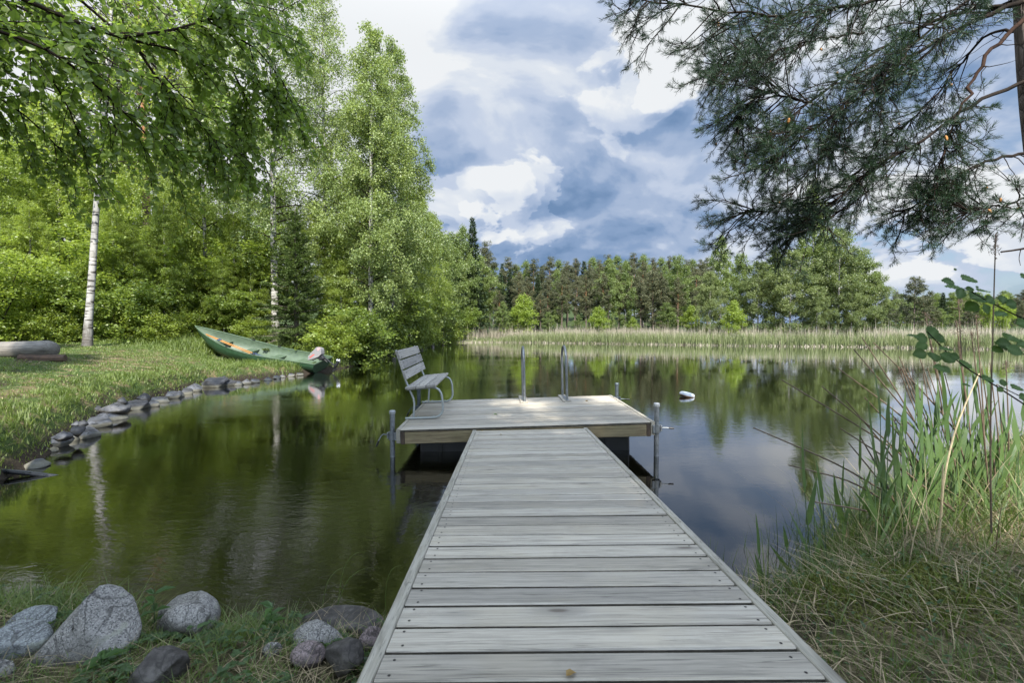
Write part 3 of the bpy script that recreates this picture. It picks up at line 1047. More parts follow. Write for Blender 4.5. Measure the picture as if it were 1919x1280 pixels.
# ------------------------------------------------------------------ log seat on the lawn
m_log = wood_mat('silvered_log_wood', 0, (.23, .222, .21), (.06, .056, .052), (.17, .155, .135), rough=.85)
m_bark = simple_mat('dark_wood_block', (.07, .045, .03), .9, 0, .35, 14, .4)
logo = empty('log_seat', (-10.62, 10.6, 1.10), (0, math.radians(-1.5), math.radians(14)), 'thick weathered grey log laid as a seat on the lawn', 'log')
mb = MB()
lx = np.concatenate([np.linspace(-4.2, -.25, 26), np.linspace(-.2, 0, 5)])
kk = 28
V, F = [], []
for i, xx in enumerate(lx):
    e_ = max(0, (xx + .22) / .22)
    r0 = .205 + .012 * math.sin(xx * 2.1) + .02 * (xx + 4.2) / 4.2
    r0 *= (1 - e_ ** 2.2 * .42)
    for j in range(kk):
        a = 2 * PI * j / kk
        cr_ = .035 * math.exp(-((a - 3.55 - .12 * math.sin(xx * 1.7)) / .05) ** 2) + .025 * math.exp(-((a - 2.7 - .1 * math.sin(xx * 1.1 + 2)) / .04) ** 2)
        rr = r0 * (1 + .02 * math.sin(3 * a + xx) + .015 * math.sin(7 * a + xx * 3)) - cr_
        V.append((xx, rr * math.cos(a), rr * math.sin(a) * .97))
n_ = len(lx)
for i in range(n_ - 1):
    for j in range(kk):
        F.append((i * kk + j, i * kk + (j + 1) % kk, (i + 1) * kk + (j + 1) % kk, (i + 1) * kk + j))
F.append(list(range(kk))[::-1]); F.append([(n_ - 1) * kk + j for j in range(kk)])
mb.add(V, F, 0, True)
mb.build('trunk', m_log, logo, 60)
blk = MB()
blk.tube([(-.42, 0, 0), (-.2, .01, .005), (.1, -.01, 0), (.40, 0, .01)], [.10, .115, .11, .095], 10)
o = blk.build('support_block', m_bark)
o.location = (-10.75, 10.42, .88); o.rotation_euler = (0, .03, math.radians(20))
tag(o, 'short dark log lying under the end of the grey log seat', 'wood block')

# ------------------------------------------------------------------ black pipe in the shallows on the left
m_pipe = simple_mat('black_plastic_pipe', (.012, .014, .018), .3, 0, .2, 20, .03)
o = MB().tube([(-7.6, 4.62, .30), (-6.4, 4.72, .17), (-5.6, 4.80, .085), (-5.2, 4.86, .03), (-4.9, 4.9, -.03), (-4.6, 4.95, -.12)], .026, 12).build('water_pipe', m_pipe)
tag(o, 'black plastic water pipe slanting from the lawn bank into the lake', 'pipe')
# ------------------------------------------------------------------ foliage and bark
m_birch_leaf = leaf_mat('birch_leaf', (0.090, 0.140, 0.028), (0.240, 0.301, 0.056), (0.545, 0.668, 0.072), .42)
m_birch_leaf2 = leaf_mat('birch_leaf_bluish', (0.103, 0.157, 0.054), (0.229, 0.280, 0.091), (0.444, 0.563, 0.104), .36)
m_yellow_leaf = leaf_mat('backlit_yellow_leaf', (0.108, 0.156, 0.026), (0.217, 0.282, 0.046), (0.490, 0.625, 0.073), .45)  # yellow tone puts the backlit glow of the foliage into its colour
m_alder_leaf = leaf_mat('alder_leaf', (0.066, 0.110, 0.022), (0.184, 0.243, 0.047), (0.385, 0.515, 0.053), .36)
m_willow_leaf = leaf_mat('willow_leaf', (0.073, 0.110, 0.036), (0.187, 0.220, 0.077), (0.327, 0.408, 0.099), .38)
m_spruce = leaf_mat('spruce_needle', (.020, .038, .018), (.062, .098, .038), (.07, .12, .03), .18, .6)
m_young_spruce = leaf_mat('young_spruce_needle', (0.038, 0.064, 0.018), (0.120, 0.167, 0.045), (0.144, 0.230, 0.040), .25, .6)
m_pine_needle = leaf_mat('pine_needle', (.040, .050, .022), (.110, .112, .048), (0.080, 0.121, 0.040), .2, .6)
m_far_leaf = leaf_mat('far_broadleaf', (0.063, 0.100, 0.029), (0.158, 0.206, 0.054), (0.322, 0.411, 0.074), .36, nscale=.25)


def bark_birch():
    m, t, out = material('white_birch_bark')
    co = t.new('ShaderNodeTexCoord').outputs['Object']
    sp = t.new('ShaderNodeSeparateXYZ', Vector=co)
    n = t.noise(t.scalev(co, (2.5, 2.5, 14)), 1.0, 4, .6)
    n2 = t.noise(t.scalev(co, (7, 7, 2)), 1.0, 4, .6)
    band = t.map(n, .52, .57)
    c = t.mix(t.map(n2, .3, .7), (.22, .215, .20), (.38, .372, .355))
    c = t.mix(band, c, (.045, .04, .035))
    low = t.map(t.math('ADD', sp.outputs[2], t.math('MULTIPLY', n2, 1.2)), .8, 1.6, .85, 0)
    c = t.mix(low, c, (.07, .06, .05))
    c = t.mix(t.map(t.noise(co, 3, 3, .5), .6, .7, 0, .5), c, (.12, .12, .09))
    p = principled(t, out, Base__Color=c, Roughness=.75)
    t.set(p.inputs['Normal'], t.bump(n, .4, .01))
    return m


def bark_pine():
    m, t, out = material('pine_bark')
    co = t.new('ShaderNodeTexCoord').outputs['Object']
    sp = t.new('ShaderNodeSeparateXYZ', Vector=co)
    vo = t.new('ShaderNodeTexVoronoi', Vector=t.scalev(co, (16, 16, 5)), Scale=1.0, _feature='DISTANCE_TO_EDGE')
    n = t.noise(t.scalev(co, (10, 10, 3)), 1.0, 5, .65)
    up = t.map(t.math('ADD', sp.outputs[2], t.math('MULTIPLY', n, 2)), 6.0, 10.0)
    grey = t.mix(t.map(n, .3, .7), (.085, .062, .05), (.20, .16, .135))
    orange = t.mix(t.map(n, .3, .7), (.20, .085, .035), (.36, .17, .075))
    c = t.mix(up, grey, orange)
    cr = t.map(vo.outputs['Distance'], 0, .10, .8, 0)
    c = t.mix(cr, c, (.03, .022, .017))
    p = principled(t, out, Base__Color=c, Roughness=.85)
    t.set(p.inputs['Normal'], t.bump(t.math('ADD', t.math('MULTIPLY', vo.outputs['Distance'], 3), n), .8, .02))
    return m


m_bark_birch = bark_birch()
m_bark_pine = bark_pine()
m_bark_grey = simple_mat('grey_bark', (.10, .085, .07), .85, 0, .35, 12, .5)
m_bark_dark = simple_mat('dark_twig_bark', (.020, .016, .013), .95, 0, .3, 20, .3, .08)
m_bark_red = simple_mat('red_brown_branch_bark', (.030, .018, .013), .95, 0, .35, 24, .5, .08)


def curve(p0, d0, L, n, r, droop=0.0, wob=.08, up=0.0):
    """a limb as a polyline: starts at p0 along d0, sags with droop, wobbles"""
    P = [np.array(p0, float)]; d = np.array(d0, float)
    st = L / (n - 1)
    for i in range(n - 1):
        d = d + np.array([r.normal(0, wob), r.normal(0, wob), r.normal(0, wob * .6) - droop / (n - 1) + up / (n - 1)])
        d = d / np.linalg.norm(d)
        P.append(P[-1] + d * st)
    return np.array(P)


def birch(seed, H, R, cb, nleaf, lsz, leafmat, trunk_r=.13, droop=1.0, lean=(0, 0), limb_n=70, twigs=7, barkm=None, peak=.30, clear=0.0):
    """trunk with slender limbs; leaves hang along drooping twigs. returns (trunk mesh, crown mesh)"""
    r = np.random.default_rng(seed)
    wood, leaves = Cloud(), Cloud()
    n = 16
    tt = np.linspace(0, 1, n)
    tr = np.stack([lean[0] * tt * H + np.cumsum(r.normal(0, .012 * H / n, n)), lean[1] * tt * H + np.cumsum(r.normal(0, .012 * H / n, n)), tt * H], 1)
    tr[0, :2] = 0
    rad = trunk_r * (1 - tt) ** .85 + .008
    rad[0] *= 1.35
    Vt, Ft = tube(tr, rad, 9); wood.add(Vt, Ft, 0)
    P_all, D_all = [], []
    for i in range(limb_n):
        f = cb + (1 - cb) * ((i + r.uniform(0, 1)) / limb_n) ** .9 * .985
        a = i * 2.4 + r.uniform(-.5, .5)
        q = (f - cb) / (1 - cb)
        prof = min(1, (q + .05) / peak) ** .7 * (1 - max(0, (q - peak) / (1 - peak))) ** .75
        L = R * (prof * r.uniform(.75, 1.12) + .08)
        z = f * H
        p0 = np.array([np.interp(z, tr[:, 2], tr[:, 0]), np.interp(z, tr[:, 2], tr[:, 1]), z])
        el = r.uniform(.35, .8) + .5 * q
        d0 = np.array([math.cos(a) * math.cos(el), math.sin(a) * math.cos(el), math.sin(el)])
        P = curve(p0, d0, L * 1.12, 7, r, droop * (1.0 - .35 * q), .09)
        rb = max(.006, np.interp(z, tr[:, 2], rad) * .30)
        wood.tube(P, np.linspace(rb, .004, 7), 4, 1)
        nt = max(2, int(twigs * (.4 + L / R)))
        for j in range(nt):
            s = r.uniform(.18, 1.0)
            k = s * 6; i0 = min(5, int(k)); p = P[i0] * (1 - (k - i0)) + P[i0 + 1] * (k - i0)
            dd = P[i0 + 1] - P[i0]; dd = dd / np.linalg.norm(dd)
            side = np.array([-dd[1], dd[0], 0]) * r.choice([-1, 1])
            dt = unit(dd * r.uniform(.2, .9) + side * r.uniform(.2, 1.0) + np.array([0, 0, r.uniform(-.5, .35)]))
            tl = r.uniform(.35, 1.0) * (.35 + .30 * L)
            Q = curve(p, dt, tl, 5, r, droop * 1.4, .12)
            wood.tube(Q, np.linspace(.008, .003, 5), 3, 1)
            P_all.append(Q); D_all.append(tl)
    D_all = np.array(D_all); w_ = D_all / D_all.sum()
    cnt = r.multinomial(nleaf, w_)
    Pl, Dl = [], []
    for Q, c in zip(P_all, cnt):
        if c == 0: continue
        s = r.uniform(.05, 1.12, c) * 4
        i0 = np.clip(s.astype(int), 0, 3); f = (s - i0)[:, None]
        p = Q[i0] * (1 - f) + Q[i0 + 1] * f
        p = p + r.normal(0, .06 + lsz * .55, (c, 3))
        p[:, 2] -= np.abs(r.normal(0, lsz * .8, c))
        Pl.append(p)
        Dl.append(r.normal(0, .6, (c, 3)) + np.array([0, 0, -.55]))
    Pl = np.concatenate(Pl); Dl = np.concatenate(Dl)
    if clear:
        ok = Pl[:, 2] > clear; Pl = Pl[ok]; Dl = Dl[ok]
    Nn = unit(r.normal(0, 1, (len(Pl), 3)) + np.array([0, 0, .8]))
    sz = lsz * r.uniform(.65, 1.25, len(Pl))
    V, F = leaf_quads(Pl, Dl, Nn, sz, sz * .82)
    leaves.add(V, F)
    return wood.mesh('trunk', [barkm or m_bark_birch, m_bark_dark], True), leaves.mesh('crown', leafmat)


def bush(seed, H, R, nleaf, lsz, leafmat, stems=9, flat=.85, asp=.7):
    r = np.random.default_rng(seed)
    wood, leaves = Cloud(), Cloud()
    Qs = []
    for i in range(stems):
        a = i * 2.4 + r.uniform(-.4, .4)
        el = r.uniform(.75, 1.45)
        d0 = np.array([math.cos(a) * math.cos(el), math.sin(a) * math.cos(el), math.sin(el)])
        L = H * r.uniform(.65, 1.02)
        P = curve((r.normal(0, R * .15), r.normal(0, R * .15), -.05), d0, L, 8, r, .25, .08, .25)
        wood.tube(P, np.linspace(.012 + .004 * H, .004, 8), 5, 0)
        for j in range(14):
            s = r.uniform(.05, 1) * 7; i0 = min(6, int(s)); p = P[i0] + (P[i0 + 1] - P[i0]) * (s - i0)
            b = r.uniform(0, 2 * PI)
            dt = np.array([math.cos(b), math.sin(b), r.uniform(-.1, .7)])
            Q = curve(p, unit(dt), R * r.uniform(.25, .7), 5, r, .4, .1)
            wood.tube(Q, np.linspace(.007, .003, 5), 3, 0)
            Qs.append(Q)
    cnt = r.multinomial(nleaf, np.full(len(Qs), 1 / len(Qs)))
    Pl = []
    for Q, c in zip(Qs, cnt):
        s = r.uniform(0.1, 1.1, c) * 4
        i0 = np.clip(s.astype(int), 0, 3); f = (s - i0)[:, None]
        Pl.append(Q[i0] * (1 - f) + Q[i0 + 1] * f + r.normal(0, .05 + lsz * .6, (c, 3)) * np.array([1, 1, .7]))
    Pl = np.concatenate(Pl); Pl[:, 2] = np.abs(Pl[:, 2])
    Dl = r.normal(0, 1, (len(Pl), 3)) * np.array([1, 1, .35]) + np.array([0, 0, -.25])
    Nn = unit(r.normal(0, flat, (len(Pl), 3)) + np.array([0, 0, 1]))
    sz = lsz * r.uniform(.6, 1.3, len(Pl))
    V, F = leaf_quads(Pl, Dl, Nn, sz, sz * asp)
    leaves.add(V, F)
    return wood.mesh('stems', [m_bark_dark]), leaves.mesh('crown', leafmat)


def spruce(seed, H, R, nsp, lsz, mat, cb=.03, gap=.27):
    r = np.random.default_rng(seed)
    wood, leaves = Cloud(), Cloud()
    tr = np.stack([np.zeros(8), np.zeros(8), np.linspace(0, H, 8)], 1)
    wood.tube(tr, np.linspace(.018 * H + .01, .01, 8), 8, 0)
    Pl, Dl, Nl, Sl = [], [], [], []
    z = cb * H + .1
    segs = []
    while z < H * .985:
        q = z / H
        L0 = R * (1 - q) ** .85 + .06
        nb = r.integers(6, 9)
        a0 = r.uniform(0, 6)
        for i in range(nb):
            a = a0 + i * 2 * PI / nb + r.uniform(-.3, .3)
            el = -.15 + .75 * q + r.uniform(-.15, .15)
            L = L0 * r.uniform(.7, 1.1)
            P = curve((0, 0, z + r.uniform(-.08, .08)), (math.cos(a) * math.cos(el), math.sin(a) * math.cos(el), math.sin(el)), L, 6, r, .35 * (1 - q), .05, .45 * (1 - q))
            wood.tube(P, np.linspace(.014 * (1 - q) + .005, .003, 6), 3, 0)
            segs.append((P, L))
        z += gap * (1 - .45 * q) * r.uniform(.8, 1.2)
    tot = sum(L ** 1.3 for _, L in segs)
    for P, L in segs:
        c = max(4, int(nsp * L ** 1.3 / tot))
        s = r.uniform(.08, 1.03, c) * 5
        i0 = np.clip(s.astype(int), 0, 4); f = (s - i0)[:, None]
        p = P[i0] * (1 - f) + P[i0 + 1] * f
        ax = unit(P[i0 + 1] - P[i0])
        sd = unit(np.cross(ax, np.array([0, 0, 1.0]))) * r.choice([-1, 1], c)[:, None]
        w = (1.05 - s / 5)[:, None] * L * .30
        off = r.uniform(0, 1, c)[:, None]
        p = p + (sd * .8 + ax * .55) * w * off + np.array([0, 0, -1.0]) * (w * off * .35 + np.abs(r.normal(0, .03, (c, 1))))
        Pl.append(p); Dl.append(sd * .7 + ax * .8 + r.normal(0, .35, (c, 3)) + np.array([0, 0, -.12])); Nl.append(r.normal(0, .5, (c, 3)) + np.array([0, 0, 1.0]))
    Pl = np.concatenate(Pl); Dl = np.concatenate(Dl); Nl = unit(np.concatenate(Nl))
    sz = lsz * r.uniform(.7, 1.3, len(Pl))
    V, F = leaf_quads(Pl, Dl, Nl, sz, sz * .34, 0)
    leaves.add(V, F)
    return wood.mesh('trunk', [m_bark_grey]), leaves.mesh('crown', mat)


def pine(seed, H, R, cb, ncl, per, lsz, mat):
    """bare trunk below, irregular clumped crown above"""
    r = np.random.default_rng(seed)
    wood, leaves = Cloud(), Cloud()
    tt = np.linspace(0, 1, 12)
    tr = np.stack([np.cumsum(r.normal(0, .010 * H / 4, 12)), np.cumsum(r.normal(0, .010 * H / 4, 12)), tt * H], 1); tr[0, :2] = 0
    rad = .012 * H * (1 - tt) ** .8 + .012
    wood.tube(tr, rad, 8, 0)
    C = []
    nl = 34
    for i in range(nl):
        f = cb + (1 - cb) * (i + r.uniform(0, 1)) / nl
        q = (f - cb) / (1 - cb)
        a = i * 2.4 + r.uniform(-.6, .6)
        L = R * (min(1, (q + .15) / .35) * (1 - max(0, q - .35) / .65) ** .7) * r.uniform(.6, 1.15) + .15
        z = f * H
        p0 = np.array([np.interp(z, tr[:, 2], tr[:, 0]), np.interp(z, tr[:, 2], tr[:, 1]), z])
        el = r.uniform(-.1, .5) + .5 * q
        P = curve(p0, (math.cos(a) * math.cos(el), math.sin(a) * math.cos(el), math.sin(el)), L, 6, r, .1, .12, .3)
        wood.tube(P, np.linspace(max(.012, np.interp(z, tr[:, 2], rad) * .35), .006, 6), 4, 0)
        for k in range(max(2, int(ncl * L / R / nl * 1.6))):
            s = r.uniform(.35, 1.0) * 5; i0 = min(4, int(s)); p = P[i0] + (P[i0 + 1] - P[i0]) * (s - i0)
            C.append(p + r.normal(0, .22, 3) * np.array([1, 1, .7]))
    C = np.array(C)
    c = r.integers(0, len(C), len(C) * per)
    o = r.normal(0, 1, (len(c), 3)); o = unit(o) * (r.uniform(0, 1, (len(c), 1)) ** .5) * np.array([.34, .34, .22])
    Pl = C[c] + o
    Dl = o * 3 + r.normal(0, .5, (len(c), 3)) + np.array([0, 0, .35])
    sz = lsz * r.uniform(.6, 1.3, len(c))
    V, F = leaf_quads(Pl, Dl, unit(r.normal(0, 1, (len(c), 3))), sz, sz * .32, 0)
    leaves.add(V, F)
    return wood.mesh('trunk', [m_bark_pine]), leaves.mesh('crown', mat)


def plant(meshes, name, x, y, scale, rz, label, cat, group=None, z=None, parts=('trunk', 'crown'), tilt=(0, 0)):
    if z is None: z = float(height(np.array([x]), np.array([y]))[0]) - .03
    sc = scale if isinstance(scale, tuple) else (scale, scale, scale)
    o = empty(name, (x, y, z), (tilt[0], tilt[1], rz), label, cat, group)
    o.scale = sc
    for nm, me in zip(parts, meshes):
        link(nm, me, o)
    return o


def X_at(px, Y): return (px - CX) / FPX * Y


# prototypes ---------------------------------------------------------------
B_tallA = birch(11, 16.5, 2.5, .10, 62000, .092, m_birch_leaf2, .13, 1.0, limb_n=120, twigs=9, peak=.28)
B_tallB = birch(12, 18.5, 2.9, .18, 38000, .085, m_birch_leaf2, .15, 1.1, limb_n=110, twigs=9, peak=.33)
B_tallC = birch(13, 15.0, 2.6, .07, 62000, .088, m_birch_leaf, .12, .9, limb_n=85, twigs=8, peak=.25)
B_back = birch(14, 16.0, 3.4, .16, 36000, .13, m_yellow_leaf, .14, .8, limb_n=70, twigs=7, peak=.4)
B_lawn = birch(15, 15.0, 3.0, .30, 10000, .10, m_birch_leaf, .100, 1.0, limb_n=60, twigs=7, peak=.4, lean=(.06, 0))
U_rowan = bush(21, 4.2, 1.5, 12500, .105, m_yellow_leaf, 9)
U_alder = bush(22, 3.4, 1.5, 13000, .10, m_alder_leaf, 9)
U_fern = bush(23, 2.0, 1.1, 9000, .085, m_birch_leaf, 11)
U_willow = bush(24, 5.5, 2.2, 22000, .12, m_willow_leaf, 10, asp=.45)
S_young = spruce(31, 5.6, 1.75, 42000, .10, m_young_spruce)
S_far = spruce(32, 15.0, 2.5, 16000, .34, m_spruce, .08, .5)
P_tall = pine(41, 17.0, 2.6, .42, 420, 34, .20, m_pine_needle)
P_far = pine(42, 13.5, 2.4, .34, 340, 44, .22, m_pine_needle)
P_wide = pine(43, 10.5, 3.0, .14, 420, 24, .30, m_pine_needle)
D_far = birch(51, 13.0, 2.3, .10, 17000, .165, m_far_leaf, .11, .7, limb_n=60, twigs=5, peak=.35)
D_far2 = birch(52, 11.5, 2.7, .06, 17000, .17, m_far_leaf, .12, .5, limb_n=60, twigs=5, peak=.45, barkm=m_bark_grey)
W_far = birch(53, 10.0, 3.0, .05, 22000, .14, m_willow_leaf, .11, .6, limb_n=70, twigs=6, peak=.4)
D_light = birch(54, 7.0, 1.7, .05, 6500, .20, m_yellow_leaf, .07, .6, limb_n=50, twigs=5, peak=.35)

rt = random.Random(5)
# ------------------------------------------------------------------ the left bank: trees one can tell apart
plant(B_tallA, 'birch_tree', X_at(693, 21.5), 21.5, (.95, .95, .935), .4, 'tall slender birch at the water edge, rightmost of the high birches against the clouds', 'birch', tilt=(0, .012))
plant(B_tallB, 'birch_tree', X_at(517, 20.5), 20.5, 1.02, 2.0, 'tall pale trunked birch behind the boat, its crown running out of the top edge', 'birch')
plant(B_tallB, 'birch_tree', X_at(612, 25), 25.0, 1.04, 4.2, 'high birch between the pale trunked birch and the slender one at the water edge', 'birch')
plant(B_tallA, 'birch_tree', X_at(735, 25.5), 25.5, 1.05, 1.1, 'narrow pointed birch just behind the slender one at the water edge', 'birch')
plant(B_lawn, 'birch_tree', X_at(163, 14.2), 14.2, 1.0, .3, 'birch with a bright white lower trunk at the back of the lawn', 'birch', tilt=(0, .02))
plant(B_tallC, 'birch_tree', X_at(388, 21), 21.0, (.75, .75, 1.05), 3.0, 'thin grey trunked birch in the thicket left of the boat bow', 'birch')
plant(P_tall, 'pine_tree', X_at(281, 24), 24.0, 1.15, .2, 'pine with a bare orange trunk rising out of the left thicket', 'pine')
plant(S_young, 'young_spruce', X_at(556, 18.6), 18.6, 1.02, .5, 'bushy young spruce on the bank behind the middle of the boat', 'spruce')
plant(S_far, 'spruce_tree', X_at(70, 24), 24.0, (.8, .8, .85), .5, 'dark spruce in the shade behind the left thicket', 'spruce')
# receding along the shore
for i, (px, Y, top, pr_, lb) in enumerate(((775, 30, 300, B_tallC, 'leafy birch on the shore beyond the slender water edge birch, tallest of the receding row'),
                                           (812, 34, 345, B_tallC, 'second leafy birch of the row receding along the left shore'),
                                           (842, 39, 390, D_far, 'third tree of the receding left shore row, its top below the cloud bumps'),
                                           (868, 45, 430, D_far2, 'round topped broadleaf tree near the far end of the left shore row'))):
    h = 1.6 + (YH - top) / FPX * Y - .5
    base = 15.0 if pr_ is B_tallC else (13.0 if pr_ is D_far else 11.5)
    plant(pr_, 'birch_tree' if i < 3 else 'broadleaf_tree', min(X_at(px, Y), -6.8 if Y < 46 else 0), Y, (h / base * 1.0, h / base * 1.0, h / base), rt.uniform(0, 6), lb, 'tree')
for (px, Y, top) in ((838, 51, 455), (852, 53, 440), (900, 58, 480)):
    h = 1.6 + (YH - top) / FPX * Y - .6
    plant(D_far2, 'broadleaf_tree', X_at(px, Y), Y, h / 11.5, rt.uniform(0, 6), 'broadleaf tree closing the far left corner of the lake', 'tree', 'trees closing the far left corner of the lake')
plant(S_far, 'spruce_tree', X_at(886, 55), 55.0, (.85, .85, .97), 1.0, 'pointed dark spruce at the far left corner of the lake, standing above its neighbours', 'spruce')
plant(D_far, 'birch_tree', X_at(868, 54), 54.0, (.8, .8, 1.0), 1.7, 'narrow birch beside the pointed spruce at the far left corner of the lake', 'birch')
plant(P_far, 'pine_tree', X_at(911, 62), 62.0, .92, .7, 'pine with a dark top directly right of the pointed spruce', 'pine')
# the wood behind the first row
for (px, Y, s, pr_) in ((20, 20, .52, B_back), (118, 23, .72, B_back), (215, 22, .66, B_back), (330, 27, .72, B_back), (455, 33, .75, B_back), 
                        (250, 33, .8, B_back), (140, 33, .85, B_back), (35, 31, .85, B_back), (360, 38, .85, B_back), (520, 39, .85, B_back), (655, 35, .85, B_tallC), (700, 42, 1.0, B_tallC), (760, 44, .92, B_tallC),
                        (-60, 18, .55, B_back), (-90, 25, .6, B_back), (-180, 20, .7, B_back), (-200, 28, .75, B_back)):
    plant(pr_, 'birch_tree', X_at(px, Y), Y, s * rt.uniform(.94, 1.06), rt.uniform(0, 6), 'leafy birch standing in the wood behind the front row of the left bank', 'birch', 'birches in the wood on the left bank')
# unseen birches added beside and behind the viewer to shade lawn, water and pier
for (x, y, s) in ((-8.8, .2, .85), (-11.6, 2.2, .9), (.9, -3.5, (.60, .60, 1.15)), (1.5, -5.2, (.75, .75, 1.3)), (.7, -6.4, (.75, .75, 1.3)), (3.4, -6.2, (.7, .7, 1.0)), (.6, -8.5, 1.25), (-4.6, -9.2, 1.0), (-12.6, -1.5, .9)):
    plant(B_tallC, 'birch_tree', x, y, s, rt.uniform(0, 6), 'unseen birch added beside and behind the viewer to cast shade', 'birch', 'unseen birches added for shade')
# shrubs along the edge of the wood
UND = 'green shrub in the undergrowth along the edge of the wood behind the lawn'
for (px, Y, s, pr_) in ((-20, 13.5, .85, U_rowan), (45, 15.5, .9, U_rowan), (100, 14.8, .7, U_fern), (120, 17.5, 1.0, U_rowan), (205, 16.2, .9, U_alder), (230, 18.5, 1.05, U_rowan), (275, 16.8, .8, U_fern),
                        (300, 19.5, 1.1, U_alder), (345, 18.4, .85, U_fern), (365, 20.5, 1.1, U_rowan), (425, 19.8, .95, U_alder), (455, 21.5, 1.2, U_rowan), (480, 19.2, .7, U_fern), (15, 18, 1.2, U_rowan),
                        (75, 20, 1.3, U_alder), (170, 20.5, 1.3, U_rowan), (610, 20.2, .75, U_fern), (-80, 15.5, 1.0, U_rowan), (400, 23, 1.4, U_rowan), (500, 24, 1.4, U_alder), (330, 23, 1.3, U_rowan), (250, 24, 1.3, U_alder)):
    plant(pr_, 'shrub', X_at(px, Y), Y, s * rt.uniform(.92, 1.08), rt.uniform(0, 6), UND, 'shrub', 'shrubs along the edge of the wood', parts=('stems', 'crown'))
for (px, Y, sx, sz) in ((60, 16.6, .42, .34), (215, 17.6, .40, .36), (255, 18.0, .36, .30), (310, 18.8, .45, .40), (350, 20, .40, .36), (440, 20.6, .42, .38), (470, 20.4, .36, .30), (10, 16.4, .4, .3), (600, 21.4, .5, .42), (640, 21, .42, .34), (420, 19.4, .3, .24)):
    plant(B_tallC, 'birch_sapling', X_at(px, Y), Y, (sx, sx, sz), rt.uniform(0, 6), 'slender young birch standing up out of the shrubs behind the lawn', 'birch', 'young birches among the shrubs')
plant(U_alder, 'alder_bush', X_at(690, 20.0) - .2, 20.0, (1.15, 1.1, 1.0), 1.0, 'dense dark bush overhanging the water just behind the boat motor', 'bush', parts=('stems', 'crown'))
plant(U_alder, 'alder_bush', X_at(735, 24.0) - .5, 24.0, (1.2, 1.2, 1.25), 2.5, 'bush leaning over the water right of the one behind the boat motor', 'bush', parts=('stems', 'crown'))
plant(U_fern, 'leafy_bush', X_at(650, 18.2) - .6, 18.2, (1.0, 1.0, .9), 2.5, 'low bright bush on the bank right above the boat motor', 'bush', parts=('stems', 'crown'))
SHB = 'green bush growing over the water along the receding left shore'
for (px, Y, s, pr_) in ((755, 29, 1.3, U_alder), (780, 33, 1.35, U_alder), (800, 37, 1.4, U_fern), (815, 41, 1.5, U_alder), (838, 46, 1.6, U_fern), (870, 51, 1.5, U_alder)):
    plant(pr_, 'shore_bush', min(X_at(px, Y) - .3, -6.6 if Y < 46 else 0), Y, s, rt.uniform(0, 6), SHB, 'bush', 'bushes along the left shore', parts=('stems', 'crown'))

# ------------------------------------------------------------------ beyond the lake
GF_ = 'trees of the forest beyond the lake'
LBL = {'D': 'green broadleaf tree in the forest wall beyond the reed bed', 'P': 'pine with a bare reddish trunk in the forest wall beyond the reed bed', 'S': 'dark pointed spruce in the forest wall beyond the reed bed',
       'L': 'small bright yellow green tree at the foot of the forest wall beyond the reed bed'}
NAMES = {'D': ('broadleaf_tree', 'tree'), 'P': ('pine_tree', 'pine'), 'S': ('spruce_tree', 'spruce'), 'L': ('young_tree', 'tree')}


def far(kind, px, Y, top, wide=1.0):
    pr_, base = {'D': (D_far, 13.0), 'E': (D_far2, 11.5), 'P': (P_far, 13.5), 'W': (P_wide, 10.5), 'S': (S_far, 15.0), 'L': (D_light, 7.0)}[kind]
    k = {'E': 'D', 'W': 'P'}.get(kind, kind)
    h = 1.6 + (YH - top) / FPX * Y - float(height(np.array([X_at(px, Y)]), np.array([Y]))[0])
    s = h / base
    plant(pr_, NAMES[k][0], X_at(px, Y), Y, (s * wide, s * wide, s), rt.uniform(0, 6), LBL[k], NAMES[k][1], GF_ + ' (' + NAMES[k][0].replace('_', ' ') + ')')


px = 925
i = 0
kinds = 'PSPDPPSPDPPSDPPDPPSPD'
while px < 1330:       # back row, the skyline
    far(kinds[i % len(kinds)] if i % 4 else 'D', px, 78 + rt.uniform(-5, 6), 489 + rt.uniform(-6, 8) - (8 if 1130 < px < 1250 else 0), 1.1)
    px += rt.uniform(12, 18); i += 1
px = 918
while px < 1330:       # middle row
    far(rt.choice('PPPDPSPE'), px, 66 + rt.uniform(-4, 4), 500 + rt.uniform(-8, 22), 1.0)
    px += rt.uniform(15, 23)
px = 905
while px < 1330:       # front row
    far(rt.choice('PPDPPPE'), px, 58 + rt.uniform(-2, 2), 525 + rt.uniform(-15, 28), 1.0)
    px += rt.uniform(30, 46)
far('E', 1140, 57, 488, .85); far('D', 1172, 58, 492, .9); far('W', 1222, 58, 512, 1.0); far('E', 1268, 62, 482, 1.0); far('D', 1205, 70, 478)
for px, top, kd in ((985, 552, 'L'), (940, 566, 'E'), (1030, 585, 'E'), (1118, 575, 'L'), (1252, 568, 'E'), (1300, 572, 'L'), (960, 592, 'E'), (1085, 590, 'E'), (1190, 594, 'L')):
    far(kd, px + rt.uniform(-6, 6), 53.5 + rt.uniform(-1.5, 1.5), top, rt.uniform(.9, 1.6))
px = 1640
while px < 2000:
    far('E' if rt.random() < .6 else 'W', px, 72 + rt.uniform(-4, 6), 577 + rt.uniform(-8, 12), 1.5)
    px += rt.uniform(16, 30)
